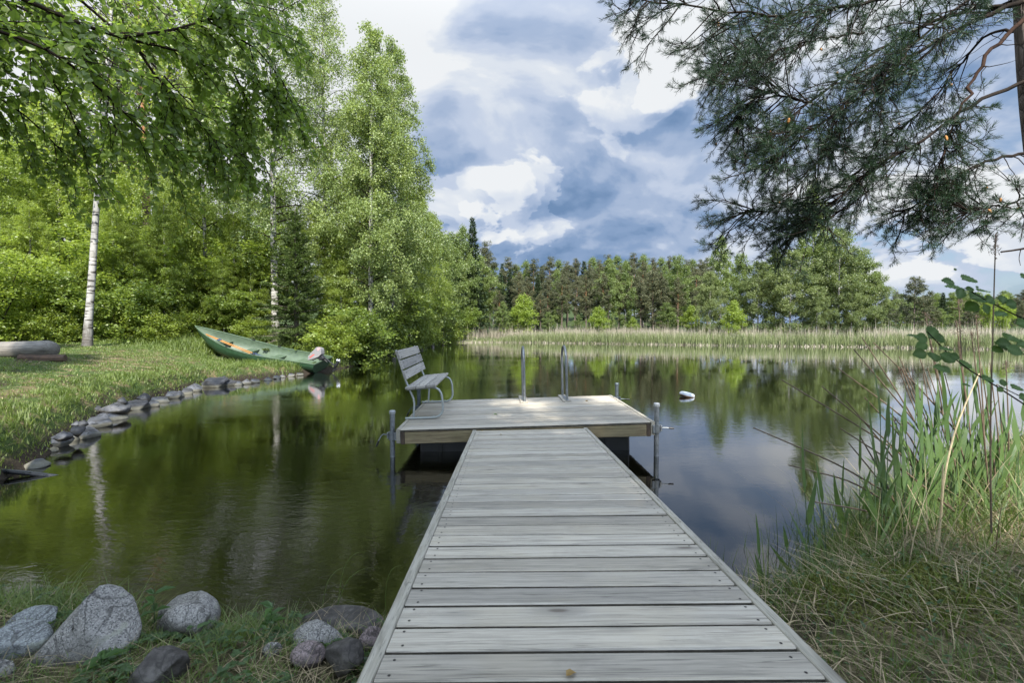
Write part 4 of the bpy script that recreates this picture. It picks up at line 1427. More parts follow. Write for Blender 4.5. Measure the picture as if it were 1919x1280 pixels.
# the wood on the right-hand point
for (pr_, px, Y, top, wide, lb) in ((D_far, 1349, 46, 442, .85, 'slim birch with a pointed top, leftmost of the trees on the right hand point'),
                                    (W_far, 1330, 45, 510, .8, 'low pale bushy willow at the left foot of the wood on the point'),
                                    (D_far, 1520, 47, 345, .72, 'tallest birch of the point, its white trunk showing under the hanging pine branches'),
                                    (W_far, 1420, 45, 492, .95, 'full rounded willow left of the tallest birch of the point'),
                                    (W_far, 1480, 43, 470, .95, 'big light green willow in the middle of the point'),
                                    (W_far, 1570, 43.5, 432, .85, 'high pale willow right of the tallest birch of the point'),
                                    (D_far2, 1612, 44, 470, .9, 'rounded dark green tree near the right end of the point'),
                                    (W_far, 1640, 43, 512, .9, 'low willow at the right end of the point'),
                                    (D_far2, 1385, 49, 478, .9, 'green tree in the second row of the point behind the slim birch'),
                                    (D_far2, 1450, 50, 470, 1.0, 'green tree standing behind the full rounded willow of the point'),
                                    (D_far2, 1545, 50, 450, 1.0, 'broad tree behind the high pale willow of the point'),
                                    (D_light, 1375, 43, 560, 1.0, 'small bright tree at the front of the point below the slim birch'),
                                    (W_far, 1530, 41.5, 535, 1.0, 'low spreading willow at the water side of the point'),
                                    (W_far, 1595, 41.5, 530, 1.0, 'low dense willow in front of the rounded dark tree on the point')):
    base = {id(D_far): 13.0, id(D_far2): 11.5, id(W_far): 10.0, id(D_light): 7.0}[id(pr_)]
    h = 1.6 + (YH - top) / FPX * Y - .6
    s = h / base
    plant(pr_, 'willow_tree' if pr_ is W_far else ('birch_tree' if pr_ is D_far else 'broadleaf_tree'), X_at(px, Y), Y, (s * wide * 1.05, s * wide * 1.05, s), rt.uniform(0, 6), lb, 'willow' if pr_ is W_far else 'tree')
plant(P_wide, 'pine_tree', X_at(1712, 58), 58, (.72, .72, .66), .4, 'low spreading pine standing alone right of the wood on the point', 'pine')
RF = 'small tree in the distant low forest on the right horizon'
px = 1655
while px < 2200:
    k = rt.choice((P_far, P_far, D_far, D_far2, S_far)); base = {id(D_far): 13.0, id(D_far2): 11.5, id(P_far): 13.5, id(S_far): 15.0}[id(k)]
    Y = rt.uniform(84, 100)
    h = max(3.5, 1.6 + (YH - (553 + rt.uniform(-9, 14))) / FPX * Y - float(height(np.array([X_at(px, Y)]), np.array([Y]))[0]))
    s = h / base
    plant(k, 'distant_tree', X_at(px, Y), Y, (s * 1.3, s * 1.3, s), rt.uniform(0, 6), RF, 'tree', 'trees of the distant forest on the right')
    px += rt.uniform(6, 11)
for px, lb in ((1849, 'left one of two thin white birch stems at the reed edge far right'), (1881, 'right one of two thin white birch stems at the reed edge far right')):
    plant(D_light, 'young_birch', X_at(px, 62), 62, (.55, .55, .72), rt.uniform(0, 6), lb, 'birch')
# ------------------------------------------------------------------ the old birch on the near left bank: its boughs hang into the picture
m_near_leaf = leaf_mat('near_birch_leaf', (.074, .122, .025), (.175, .245, .052), (.36, .54, .065), .48, .38, .7, 1.2, .5)


def resample(P, n):
    P = np.asarray(P, float)
    s = np.concatenate([[0], np.cumsum(np.linalg.norm(np.diff(P, axis=0), axis=1))])
    q = np.linspace(0, s[-1], n)
    # catmull-rom-ish smoothing
    R = np.stack([np.interp(q, s, P[:, k]) for k in range(3)], 1)
    for _ in range(2):
        R[1:-1] = .25 * R[:-2] + .5 * R[1:-1] + .25 * R[2:]
    return R


nb = empty('birch_tree', (-4.9, 1.85, float(height(np.array([-4.9]), np.array([1.85]))[0]) - .05), label='birch whose leafy boughs hang into the top left corner from outside the picture', cat='birch')
O = np.array(nb.location)
r = np.random.default_rng(77)
wood, lv = Cloud(), Cloud()
T0 = np.array([(0, 0, 0), (.05, .02, 1.2), (.12, .05, 2.6), (.15, .15, 4.0), (.1, .2, 6.0), (.15, .15, 8.5), (.1, .2, 11), (.1, .1, 12.8)])
wood.tube(resample(T0, 20), np.linspace(.17, .015, 20), 12, 0)
boughs = [
    ([(-4.75, 2.0, 3.7), at(-90, -60, 2.9), at(50, 0, 3.1), at(89, 15, 3.15), at(128, 37, 3.2), at(157, 50, 3.25), at(208, 64, 3.4), at(246, 73, 3.5), at(291, 86, 3.6), at(356, 98, 3.8), at(430, 120, 4.0), at(500, 170, 4.2)], .030, 48),
    ([at(234, 68, 3.45), at(326, 55, 3.55), at(386, 36, 3.7), at(450, 30, 3.8), at(510, 60, 3.9)], .012, 22),
    ([(-4.75, 2.0, 3.4), at(-120, 20, 2.7), at(0, 59, 2.8), at(33, 68, 2.85), at(89, 86, 2.9), at(133, 119, 3.0), at(178, 154, 3.1), at(208, 184, 3.2), at(260, 240, 3.4), at(310, 280, 3.5)], .024, 40),
    ([(-4.75, 2.0, 3.2), at(-120, 40, 3.0), at(0, 73, 3.2), at(36, 77, 3.3), at(74, 113, 3.4), at(100, 150, 3.5), at(130, 200, 3.6), at(150, 260, 3.7)], .018, 34),
    ([(-4.75, 2.0, 2.9), at(-140, 130, 3.1), at(-20, 170, 3.3), at(50, 215, 3.5), at(100, 265, 3.6), at(130, 300, 3.7)], .016, 26),
    ([(-4.75, 2.0, 4.2), at(-40, -140, 3.4), at(150, -50, 3.7), at(330, -15, 4.0), at(450, 0, 4.3), at(530, 20, 4.5)], .022, 34),
    ([at(246, 73, 3.5), at(290, 140, 3.6), at(340, 200, 3.7), at(390, 240, 3.8), at(430, 280, 3.9)], .012, 26),
    ([(-4.75, 2.0, 3.9), at(-60, -30, 3.9), at(80, 30, 4.2), at(200, 110, 4.4), at(300, 170, 4.6), at(380, 190, 4.8), at(460, 215, 5.0)], .020, 36),
    ([(-4.75, 2.0, 3.3), at(-100, 100, 4.0), at(60, 150, 4.4), at(180, 210, 4.6), at(260, 265, 4.8)], .016, 30),
    ([at(430, 120, 4.0), at(465, 190, 4.1), at(450, 260, 4.2), at(440, 290, 4.2)], .010, 15),
    ([at(386, 36, 3.7), at(480, 90, 4.0), at(530, 150, 4.2), at(545, 190, 4.2)], .010, 15),
]
TW = []
for P, rad, ntw in boughs:
    P = resample(np.array(P) - O, 26)
    wood.tube(P, np.linspace(rad, .004, 26), 6, 1)
    for j in range(ntw):
        s = r.uniform(.22, 1.0) * 25
        i0 = min(24, int(s)); p = P[i0] + (P[i0 + 1] - P[i0]) * (s - i0)
        dd = unit(P[i0 + 1] - P[i0])
        lat = unit(np.cross(dd, r.normal(0, 1, 3)))
        d0 = unit(dd * r.uniform(.3, 1) + lat * r.uniform(.3, .9) + np.array([0, 0, r.uniform(-.45, .1)]))
        L = r.uniform(.25, .62)
        Q = curve(p, d0, L, 7, r, .75, .10)
        wood.tube(Q, np.linspace(.0045, .0018, 7), 4, 1)
        TW.append(Q)
        for k in range(r.integers(1, 4)):
            s2 = r.uniform(.2, .9) * 6; i1 = min(5, int(s2)); p2 = Q[i1] + (Q[i1 + 1] - Q[i1]) * (s2 - i1)
            d2 = unit((Q[i1 + 1] - Q[i1]) / L * 6 * .7 + r.normal(0, .5, 3) + np.array([0, 0, -.25]))
            Q2 = curve(p2, d2, r.uniform(.12, .34), 5, r, .9, .1)
            wood.tube(Q2, np.linspace(.0028, .0014, 5), 3, 1)
            TW.append(Q2)
Pl, Dl = [], []
for Q in TW:
    L = np.linalg.norm(np.diff(Q, axis=0), axis=1).sum()
    c = max(5, int(L / .025))
    n_ = len(Q) - 1
    s = (np.arange(c) + r.uniform(.0, .6, c)) / c * .95 * n_ + .1
    i0 = np.clip(s.astype(int), 0, n_ - 1); f = (s - i0)[:, None]
    p = Q[i0] * (1 - f) + Q[i0 + 1] * f
    ax = unit(Q[i0 + 1] - Q[i0])
    out_ = unit(np.cross(ax, r.normal(0, 1, (c, 3))))
    d = ax * .4 + out_ * .9 + np.array([0, 0, -.45])
    Pl.append(p + unit(d) * r.uniform(.006, .016, (c, 1))); Dl.append(d)
Pl = np.concatenate(Pl); Dl = np.concatenate(Dl)
Nn = unit(r.normal(0, .8, (len(Pl), 3)) + np.array([.1, -.6, .4]))
sz = .052 * r.uniform(.65, 1.2, len(Pl))
V, F = leaf_ovate(Pl, Dl, Nn, sz, sz * .95)
lv.add(V, F)
# the rest of its crown, above and behind the camera's view
P_all = []
for i in range(64):
    f = r.uniform(.33, .98)
    z = f * 12.8
    a = r.uniform(0, 2 * PI)
    L = 3.3 * (1 - max(0, f - .45) / .55) ** .7 * r.uniform(.7, 1.15) + .3
    el = r.uniform(.2, .9)
    p0 = np.array([np.interp(z, T0[:, 2], T0[:, 0]), np.interp(z, T0[:, 2], T0[:, 1]), z])
    P = curve(p0, (math.cos(a) * math.cos(el), math.sin(a) * math.cos(el), math.sin(el)), L, 7, r, .8, .08)
    wood.tube(P, np.linspace(.03, .005, 7), 4, 1)
    for j in range(7):
        s = r.uniform(.2, 1) * 6; i0 = min(5, int(s)); p = P[i0] + (P[i0 + 1] - P[i0]) * (s - i0)
        Q = curve(p, unit(r.normal(0, 1, 3) + np.array([0, 0, -.2])), r.uniform(.4, 1.1), 5, r, 1.2, .1)
        wood.tube(Q, np.linspace(.006, .002, 5), 3, 1)
        P_all.append(Q)
Pl = []
for Q in P_all:
    c = 62
    s = r.uniform(0, 1.05, c) * 4; i0 = np.clip(s.astype(int), 0, 3); f = (s - i0)[:, None]
    Pl.append(Q[i0] * (1 - f) + Q[i0 + 1] * f + r.normal(0, .07, (c, 3)))
Pl = np.concatenate(Pl)
W_ = Pl + O
den_ = np.maximum(W_[:, 1], .05)
inside = (W_[:, 1] > .4) & (W_[:, 0] / den_ > -1.15) & ((W_[:, 2] - 1.6) / den_ < .78)      # the hanging boughs above are what is seen; keep this part out from under them
Pl = Pl[~inside & (W_[:, 1] < 2.4)]
sz = .062 * r.uniform(.7, 1.2, len(Pl))
V, F = leaf_quads(Pl, r.normal(0, .6, (len(Pl), 3)) + np.array([0, 0, -.5]), unit(r.normal(0, .8, (len(Pl), 3)) + np.array([0, 0, .6])), sz, sz * .85)
lv.add(V, F)
link('trunk', wood.mesh('trunk', [m_bark_birch, m_bark_dark], True), nb)
link('crown', lv.mesh('crown', m_near_leaf), nb)

# ------------------------------------------------------------------ the pine at the right edge
m_near_needle = leaf_mat('near_pine_needle', (.012, .030, .017), (.034, .068, .034), (.06, .12, .04), .2, .45, .7, 1.0, .4)
m_cone = simple_mat('orange_pollen_cone', (.36, .17, .05), .8, 0, .3, 60, .2)
npn = empty('pine_tree', (6.75, 5.62, float(height(np.array([6.75]), np.array([5.62]))[0]) - .05), label='old pine at the right edge reaching its dark needled branches over the lake', cat='pine')
O = np.array(npn.location)
r = np.random.default_rng(99)
wood, nd, cones = Cloud(), Cloud(), Cloud()
TP = resample(np.array([(6.75, 5.62, .2), (6.70, 5.6, 1.5), (6.55, 5.6, 3.0), (6.33, 5.6, 4.2), (6.18, 5.6, 5.6), (6.08, 5.6, 7.2), (6.1, 5.6, 9.0), (6.1, 5.6, 11.5)]) - O, 26)
wood.tube(TP, np.linspace(.165, .06, 26), 16, 0)
pb = [
    ([(6.2, 5.6, 5.55), at(1820, 40, 5.4), at(1740, 85, 5.2), at(1660, 130, 5.1), at(1590, 190, 5.0), at(1500, 260, 4.9), at(1410, 330, 4.9), at(1345, 345, 4.9)], .030, 30, .30),
    ([(6.2, 5.6, 5.5), at(1800, 20, 6.0), at(1680, 70, 6.3), at(1570, 150, 6.5), at(1480, 220, 6.6), at(1420, 285, 6.7)], .028, 26, .30),
    ([(6.15, 5.6, 6.0), at(1750, -25, 5.2), at(1600, 10, 4.9), at(1450, 35, 4.7), at(1300, 15, 4.6), at(1190, -5, 4.6)], .028, 30, .25),
    ([(6.40, 5.6, 4.65), at(1850, 180, 5.5), at(1800, 205, 5.4), at(1740, 255, 5.3), at(1680, 290, 5.2), at(1620, 325, 5.2), at(1550, 390, 5.2), at(1480, 440, 5.2), at(1415, 455, 5.2)], .026, 30, .40),
    ([(6.25, 5.6, 5.4), at(1850, 100, 5.4), at(1815, 170, 5.2), at(1795, 215, 5.1), at(1770, 280, 5.0), at(1748, 345, 5.0), at(1700, 385, 5.0)], .027, 12, .55),
    ([(6.62, 5.6, 3.75), at(1870, 295, 5.6), at(1820, 315, 5.5), at(1760, 350, 5.4), at(1700, 395, 5.3), at(1650, 420, 5.3)], .022, 24, .35),
    ([(6.2, 5.6, 5.65), at(1780, 60, 6.4), at(1660, 160, 6.8), at(1560, 270, 7.0), at(1480, 370, 7.1), at(1420, 430, 7.1)], .024, 26, .40),
    ([(6.12, 5.6, 6.4), at(1700, -70, 5.8), at(1550, -20, 6.0), at(1440, 55, 6.1), at(1360, 105, 6.2)], .026, 28, .30),
    ([(6.65, 5.6, 3.3), at(1930, 370, 5.1), at(1880, 385, 5.0), at(1810, 395, 4.9), at(1760, 400, 4.9)], .014, 13, .25),
    ([(6.2, 5.6, 5.8), at(1850, -30, 4.9), at(1760, 40, 4.5), at(1680, 110, 4.3), at(1620, 170, 4.3), at(1560, 215, 4.3)], .022, 22, .35),
    ([at(1620, 60, 5.6), at(1500, 80, 5.7), at(1420, 110, 5.8), at(1355, 130, 5.8)], .014, 22, .1),
    ([at(1640, 300, 5.2), at(1560, 350, 5.4), at(1480, 390, 5.5), at(1400, 400, 5.5), at(1350, 370, 5.5)], .014, 11, .1),
    ([at(1560, 210, 5.0), at(1480, 180, 5.2), at(1420, 170, 5.3), at(1390, 215, 5.3)], .014, 20, .1),
    ([at(1600, 380, 5.2), at(1500, 440, 5.4), at(1440, 470, 5.5)], .012, 7, .1),
    ([(6.3, 5.6, 5.2), at(1850, 60, 6.2), at(1790, 130, 6.6), at(1720, 215, 6.8), at(1650, 270, 6.9)], .02, 20, .35),
]
tips = []


def pine_twigs(P, n, s0, big=True):
    for j in range(n):
        s = (s0 + (1 - s0) * r.uniform(0, 1) ** .6) * (len(P) - 1)
        i0 = min(len(P) - 2, int(s)); p = P[i0] + (P[i0 + 1] - P[i0]) * (s - i0)
        dd = unit(P[i0 + 1] - P[i0])
        lat = unit(np.cross(dd, r.normal(0, 1, 3)))
        d0 = unit(dd * r.uniform(.45, 1) + lat * r.uniform(.35, .8) + np.array([0, 0, r.uniform(-.4, .15)]))
        L = r.uniform(.35, .95) * (1.1 - .4 * s / len(P))
        Q = curve(p, d0, L, 8, r, .35, .13, .15)
        wood.tube(Q, np.linspace(.0085, .003, 8), 4, 1)
        tips.append((Q[-3], Q[-1]))
        for k in range(r.integers(4, 8)):
            s2 = r.uniform(.25, .98) * 7; i1 = min(6, int(s2)); p2 = Q[i1] + (Q[i1 + 1] - Q[i1]) * (s2 - i1)
            d2 = unit(unit(Q[i1 + 1] - Q[i1]) * .7 + r.normal(0, .55, 3) + np.array([0, 0, .05]))
            Q2 = curve(p2, d2, r.uniform(.10, .34), 5, r, .15, .16, .25)
            wood.tube(Q2, np.linspace(.0045, .0022, 5), 3, 1)
            tips.append((Q2[-3], Q2[-1]))
            if r.uniform() < .35:
                Q3 = curve(Q2[2], unit(unit(Q2[3] - Q2[2]) + r.normal(0, .6, 3)), r.uniform(.06, .16), 4, r, 0, .15, .2)
                wood.tube(Q3, np.linspace(.003, .002, 4), 3, 1)
                tips.append((Q3[0], Q3[-1]))


for P, rad, n, s0 in pb:
    P = resample(np.array(P) - O, 24)
    P[1:-1] += r.normal(0, .012, (22, 3))
    if P[-1][2] + O[2] < 3.9: P = P[:21]
    wood.tube(P, np.linspace(rad, .006, len(P)), 7, 2 if rad == .027 else 1)
    pine_twigs(P, int(n * 1.9), s0)
    for j in range(5):      # bare dead twigs near the stem
        s = r.uniform(.15, .6) * 20; i0 = int(s)
        Q = curve(P[i0], unit(r.normal(0, 1, 3) + np.array([0, 0, -.8])), r.uniform(.2, .6), 7, r, .1, .25)
        wood.tube(Q, np.linspace(.006, .002, 7), 4, 1)
D = resample(np.array([(6.68, 5.6, 2.7), at(1945, 460, 5.5), at(1912, 468, 5.5), at(1876, 472, 5.5)]) - O, 8)
wood.tube(D, np.linspace(.018, .010, 8), 7, 1)
wood.tube(curve(D[5], (0.05, 0, -1), .22, 6, r, 0, .2), np.linspace(.006, .003, 6), 4, 1)
wood.tube(curve(D[3], (.1, 0, 1), .16, 6, r, 0, .3), np.linspace(.006, .002, 6), 4, 1)
# needles in tufts round every shoot
tips_a = np.array([t_[0] for t_ in tips]); tips_b = np.array([t_[1] for t_ in tips])
per = 40
c = np.repeat(np.arange(len(tips)), per)
q = r.uniform(0, 1, len(c))[:, None]
ax = unit(tips_b - tips_a)[c]
ln = np.minimum(np.linalg.norm(tips_b - tips_a, axis=1), .14)[c][:, None]
p = tips_b[c] - ax * ln * (1 - q)
dn = unit(ax * (.35 + .9 * q) + unit(np.cross(ax, r.normal(0, 1, ax.shape))) * r.uniform(.5, 1.0, (len(c), 1)))
V, F = leaf_quads(p, dn, unit(r.normal(0, 1, ax.shape)), .060 * r.uniform(.7, 1.2, len(c)), .0042, 0)
nd.add(V, F)
pick = r.choice(len(tips), 26, replace=False)
CONES = []
for i in pick:
    cones = Cloud(); CONES.append(cones)
    a = tips_b[i]; d = unit(tips_b[i] - tips_a[i]) * .4 + np.array([0, 0, .6])
    cones.tube(np.array([a, a + d * .02, a + d * .05, a + d * .065]), np.array([.008, .014, .012, .003]), 5)
# the upper crown, out of the picture
top = pine(61, 6.5, 2.6, .05, 260, 30, .16, m_near_needle)
link('trunk', wood.mesh('trunk', [m_bark_pine, m_bark_dark, m_bark_red], True), npn)
link('needles', nd.mesh('needles', m_near_needle), npn)
for cones in CONES: link('pollen_cone', cones.mesh('pollen_cone', m_cone), npn)
o = link('upper_crown', top[1], npn, (-.65, 0, 6.6))

# ------------------------------------------------------------------ grass, straw, reeds
m_grass = leaf_mat('grass_blade', (.055, .092, .020), (.165, .215, .050), (.24, .35, .055), .36, .5, .75, 1.5)
m_grass_dk = leaf_mat('bank_grass_blade', (.062, .098, .020), (.150, .205, .050), (.25, .36, .06), .36, .5, .75, 1.5)
m_straw = leaf_mat('dry_straw', (.13, .10, .055), (.46, .37, .22), (.25, .19, .1), .15, .7, .8, 1.5)
m_reed_g = leaf_mat('far_reed_green', (.085, .110, .042), (.200, .230, .100), (.2, .28, .08), .3, .6, .6, .15)
m_reed_d = leaf_mat('far_reed_dry', (.17, .15, .11), (.42, .38, .29), (.3, .26, .2), .2, .7, .6, .15)
m_clover = leaf_mat('small_herb_leaf', (.025, .055, .016), (.075, .130, .040), (.14, .25, .05), .35, .5, .7, 2)
m_moss = leaf_mat('yellow_green_moss', (.09, .11, .02), (.26, .27, .06), (.15, .18, .03), .2, .8, .7, 2)


def blades(P, h, w_, lean, r, seg=3, droop=.5, az=None):
    """curved tapering grass blades"""
    n = len(P)
    a = r.uniform(0, 2 * PI, n) if az is None else az
    d = np.stack([np.cos(a), np.sin(a), np.zeros(n)], 1)
    sd = np.stack([-np.sin(a + r.normal(0, .5, n)), np.cos(a + r.normal(0, .5, n)), np.zeros(n)], 1)
    h = np.broadcast_to(h, n)[:, None]; w_ = np.broadcast_to(w_, n)[:, None]; lean = np.broadcast_to(lean, n)[:, None]
    rows = []
    for k in range(seg + 1):
        q = k / seg
        off = lean * h * (q * .5 + q * q * .8)
        zz = h * (q - droop * np.minimum(lean, 1.2) * q * q * .6)
        c_ = P + d * off + np.array([0, 0, 1.0]) * zz
        ww = w_ * (1 - q ** 1.6) * .5 + w_ * .03
        rows += [c_ - sd * ww, c_ + sd * ww]
    V = np.stack(rows, 1).reshape(-1, 3)
    m = 2 * (seg + 1)
    b = np.arange(n)[:, None] * m
    F = np.concatenate([b + np.array([[2 * k, 2 * k + 1, 2 * k + 3, 2 * k + 2]]) for k in range(seg)], 0)
    return V, F


def scatter(n, x0, x1, y0, y1, r, view=True, dmin=.0, dmax=1e9):
    x = r.uniform(x0, x1, n); y = r.uniform(y0, y1, n)
    d = lake_dist(x, y)
    ok = (d > dmin) & (d < dmax)
    if view: ok &= (np.abs(x) < 1.16 * np.maximum(y, 0) + .5)
    x, y, d = x[ok], y[ok], d[ok]
    return x, y, d, height_d(x, y, d)


r = np.random.default_rng(5)
def out_of_boat(x, y):
    c_, s_ = math.cos(math.radians(173)), math.sin(math.radians(173))
    u = (x + 6.93) * c_ + (y - 16.28) * s_; v = -(x + 6.93) * s_ + (y - 16.28) * c_
    return ~((u > -.3) & (u < 3.9) & (np.abs(v) < .72))


# the lawn
lawn = Cloud()
x, y, d, z = scatter(190000, -22, -5, 4.5, 18.5, r, dmin=.04)
nn = vnoise(x, y, 1.4, 8) + vnoise(x, y, .5, 9) * .6
keep = (nn > r.uniform(-.75, .25, len(x))) | (d < .9)
x, y, d, z, nn = x[keep], y[keep], d[keep], z[keep], nn[keep]
ok = out_of_boat(x, y); x, y, d, z, nn = x[ok], y[ok], d[ok], z[ok], nn[ok]
h = r.uniform(.022, .062, len(x)) * (1 + .5 * np.clip(nn, -1, 1)) + .16 * np.exp(-((d - .45) / .4) ** 2) * r.uniform(.3, 1, len(x)) * sstep(-1.0, .6, vnoise(x, y, .8, 21) * 2)
h = h + sstep(15.0, 17.0, y + vnoise(x, y, 2, 12) * .6) * r.uniform(.05, .38, len(x)) * (x < -7.0)
bx = np.exp(-(((x + 9.0) / 2.6) ** 2 + ((y - 15.35) / .5) ** 2))
h = h + bx * r.uniform(.05, .22, len(x))
V, F = blades(np.stack([x, y, z - .01], 1), h, .007 + .0008 * y, r.uniform(.1, .8, len(x)), r)
lawn.add(V, F, 0)
x, y, d, z = scatter(9000, -16, -5, 4.5, 14, r, dmin=.05)
keep = vnoise(x, y, 1.1, 31) > r.uniform(-.3, .6, len(x))
x, y, z = x[keep], y[keep], z[keep]
V, F = blades(np.stack([x, y, z], 1), r.uniform(.03, .09, len(x)), .005 + .0004 * y, r.uniform(.8, 2.0, len(x)), r, 3, .6)
lawn.add(V, F, 1)
# weeds along the left shore and round the boat
x, y, d, z = scatter(30000, -11, -5.5, 16.9, 46, r, dmin=.0, dmax=2.6)
ok = out_of_boat(x, y); x, y, d, z = x[ok], y[ok], d[ok], z[ok]
V, F = blades(np.stack([x, y, z], 1), r.uniform(.2, .75, len(x)), .012 + .0010 * y, r.uniform(.1, .8, len(x)), r)
lawn.add(V, F, 0)
tag(link('lawn_grass', lawn.mesh('lawn_grass', [m_grass, m_straw])), kind='stuff')

# grass, herbs and straw on the two near banks
nbk = Cloud()
STONES = [(66, 274, 1250, 1.86), (20, 112, 1200, 2.05), (-15, 80, 1235, 1.87), (284, 402, 1190, 2.25), (305, 397, 1200, 2.08), (253, 345, 1290, 1.70), (562, 716, 1205, 2.22), (549, 640, 1226, 1.98), (547, 607, 1245, 1.85), (608, 684, 1262, 1.80), (668, 718, 1216, 1.98)]


def low_round_stones(x, y, h):
    """grass is worn short on and just in front of the big stones"""
    h = h.copy()
    for x0, x1, y1, Y in STONES:
        c = at((x0 + x1) / 2, y1, Y); w_ = (x1 - x0) / FPX * Y
        inside = (np.abs(x - c[0]) < w_ * .50) & (y > Y - .34) & (y < Y + w_ * .8)
        h = np.where(inside, np.minimum(h, .045 + .03 * np.abs(np.sin(x * 37 + y * 19))), h)
    return h


x, y, d, z = scatter(40000, -4.2, -.50, 1.0, 2.95, r, dmin=-.03)
edge = np.exp(-(d / .30) ** 2)
pt = vnoise(x, y, .55, 41) + .5 * vnoise(x, y, .2, 42)
keep = pt + edge * .35 > r.uniform(-.7, .9, len(x))
x, y, d, z, edge = x[keep], y[keep], d[keep], z[keep], edge[keep]
h = r.uniform(.05, .15, len(x)) + edge * r.uniform(.0, .11, len(x)) * sstep(.1, -.3, x + 1.0) * sstep(-.3, .5, vnoise(x, y, .6, 44) * 2)
h = low_round_stones(x, y, h)
V, F = blades(np.stack([x, y, z - .01], 1), h, r.uniform(.0025, .006, len(x)), r.uniform(.2, 1.0, len(x)), r, 4)
nbk.add(V, F, 0)
x, y, d, z = scatter(5200, -3.6, -.5, 1.1, 2.6, r, dmin=.12)
keep = vnoise(x, y, .5, 43) + .5 * (x > -1.2) > r.uniform(-.2, .7, len(x)); x, y, z = x[keep], y[keep], z[keep]
V, F = blades(np.stack([x, y, z + .005], 1), r.uniform(.03, .09, len(x)), r.uniform(.0018, .0036, len(x)), r.uniform(1.5, 3.2, len(x)), r, 3, .42)
nbk.add(V, F, 1)
x, y, d, z = scatter(14000, -3.4, -.5, 1.1, 2.6, r, dmin=.05)
keep = vnoise(x, y, .45, 51) + .25 * (x > -1.7) > r.uniform(.1, 1.0, len(x)); x, y, z = x[keep], y[keep], z[keep]
n_ = len(x)
hz = low_round_stones(x, y, r.uniform(.02, .10, n_)) * 1.0
hz = np.where(hz < .046 + .031, np.minimum(hz, .03), hz)
for k in range(3):
    a = k * 2.09 + r.uniform(0, .5, n_)
    V, F = leaf_ovate(np.stack([x, y, z + hz], 1), np.stack([np.cos(a), np.sin(a), r.normal(.1, .25, n_)], 1), np.array([[0, 0, 1.0]]) + r.normal(0, .3, (n_, 3)), r.uniform(.014, .034, n_), r.uniform(.012, .026, n_))
    nbk.add(V, F, 2)
tag(link('bank_grass', nbk.mesh('bank_grass', [m_grass_dk, m_straw, m_clover])), kind='stuff')

rbk = Cloud()
x, y, d, z = scatter(13500, .98, 6.3, .9, 5.6, r, dmin=.14)
keep = x > 1.0 + .0 * y; x, y, d, z = x[keep], y[keep], d[keep], z[keep]
# long straw combed down over the bank
az = r.normal(2.6, .75, len(x)) + 1.1 * vnoise(x, y, .6, 63)
h = r.uniform(.10, .42, len(x))
V, F = blades(np.stack([x, y, z + r.uniform(.0, .05, len(x))], 1), h * r.uniform(.14, .34, len(x)), r.uniform(.0024, .0066, len(x)), r.uniform(1.6, 4.0, len(x)), r, 4, .36, az + r.normal(0, 1.0, len(x)))
rbk.add(V, F, 1)
x, y, d, z = scatter(95000, .98, 6.3, .9, 5.6, r, dmin=-.06)
pt = vnoise(x, y, .6, 61) + .5 * vnoise(x, y, .22, 62)
edge = np.exp(-(d / .35) ** 2)
keep = pt + edge * 1.1 > r.uniform(-.8, 1.1, len(x)); x, y, d, z, edge = x[keep], y[keep], d[keep], z[keep], edge[keep]
h = r.uniform(.03, .17, len(x)) + edge * r.uniform(.0, .35, len(x)) * sstep(1.4, 2.4, x)
V, F = blades(np.stack([x, y, z - .01], 1), h, r.uniform(.0024, .0065, len(x)), r.uniform(.15, .8, len(x)), r, 4)
rbk.add(V, F, 0)
# sedges standing in the water edge
x, y, d, z = scatter(9000, 1.05, 5.6, 2.2, 5.2, r, dmin=-.42, dmax=.2)
keep = vnoise(x, y, .35, 71) * .6 + .25 + .25 * sstep(1.5, 3.0, x) > r.uniform(0, 1.1, len(x)); x, y, z = x[keep], y[keep], z[keep]
V, F = blades(np.stack([x, y, np.maximum(z, -.25)], 1), r.uniform(.25, .55, len(x)) * (.75 + .3 * sstep(1.4, 2.6, x)), r.uniform(.003, .0065, len(x)), r.uniform(.08, .55, len(x)), r, 5, .5)
rbk.add(V, F, 0)
# denser tall growth further right
x, y, d, z = scatter(6000, 2.2, 6.4, 2.6, 5.6, r, dmin=-.25, dmax=.9)
V, F = blades(np.stack([x, y, np.maximum(z, -.2)], 1), r.uniform(.20, .60, len(x)), r.uniform(.004, .008, len(x)), r.uniform(.1, .8, len(x)), r, 5, .5)
k_ = r.uniform(0, 1, len(x)) < .0
rbk.add(V, F, 0)
x, y, d, z = scatter(2600, 2.0, 6.4, 2.3, 5.4, r, dmin=-.1, dmax=1.0)
V, F = blades(np.stack([x, y, z], 1), r.uniform(.25, .7, len(x)), r.uniform(.003, .005, len(x)), r.uniform(.2, 1.3, len(x)), r, 4, .4)
rbk.add(V, F, 1)
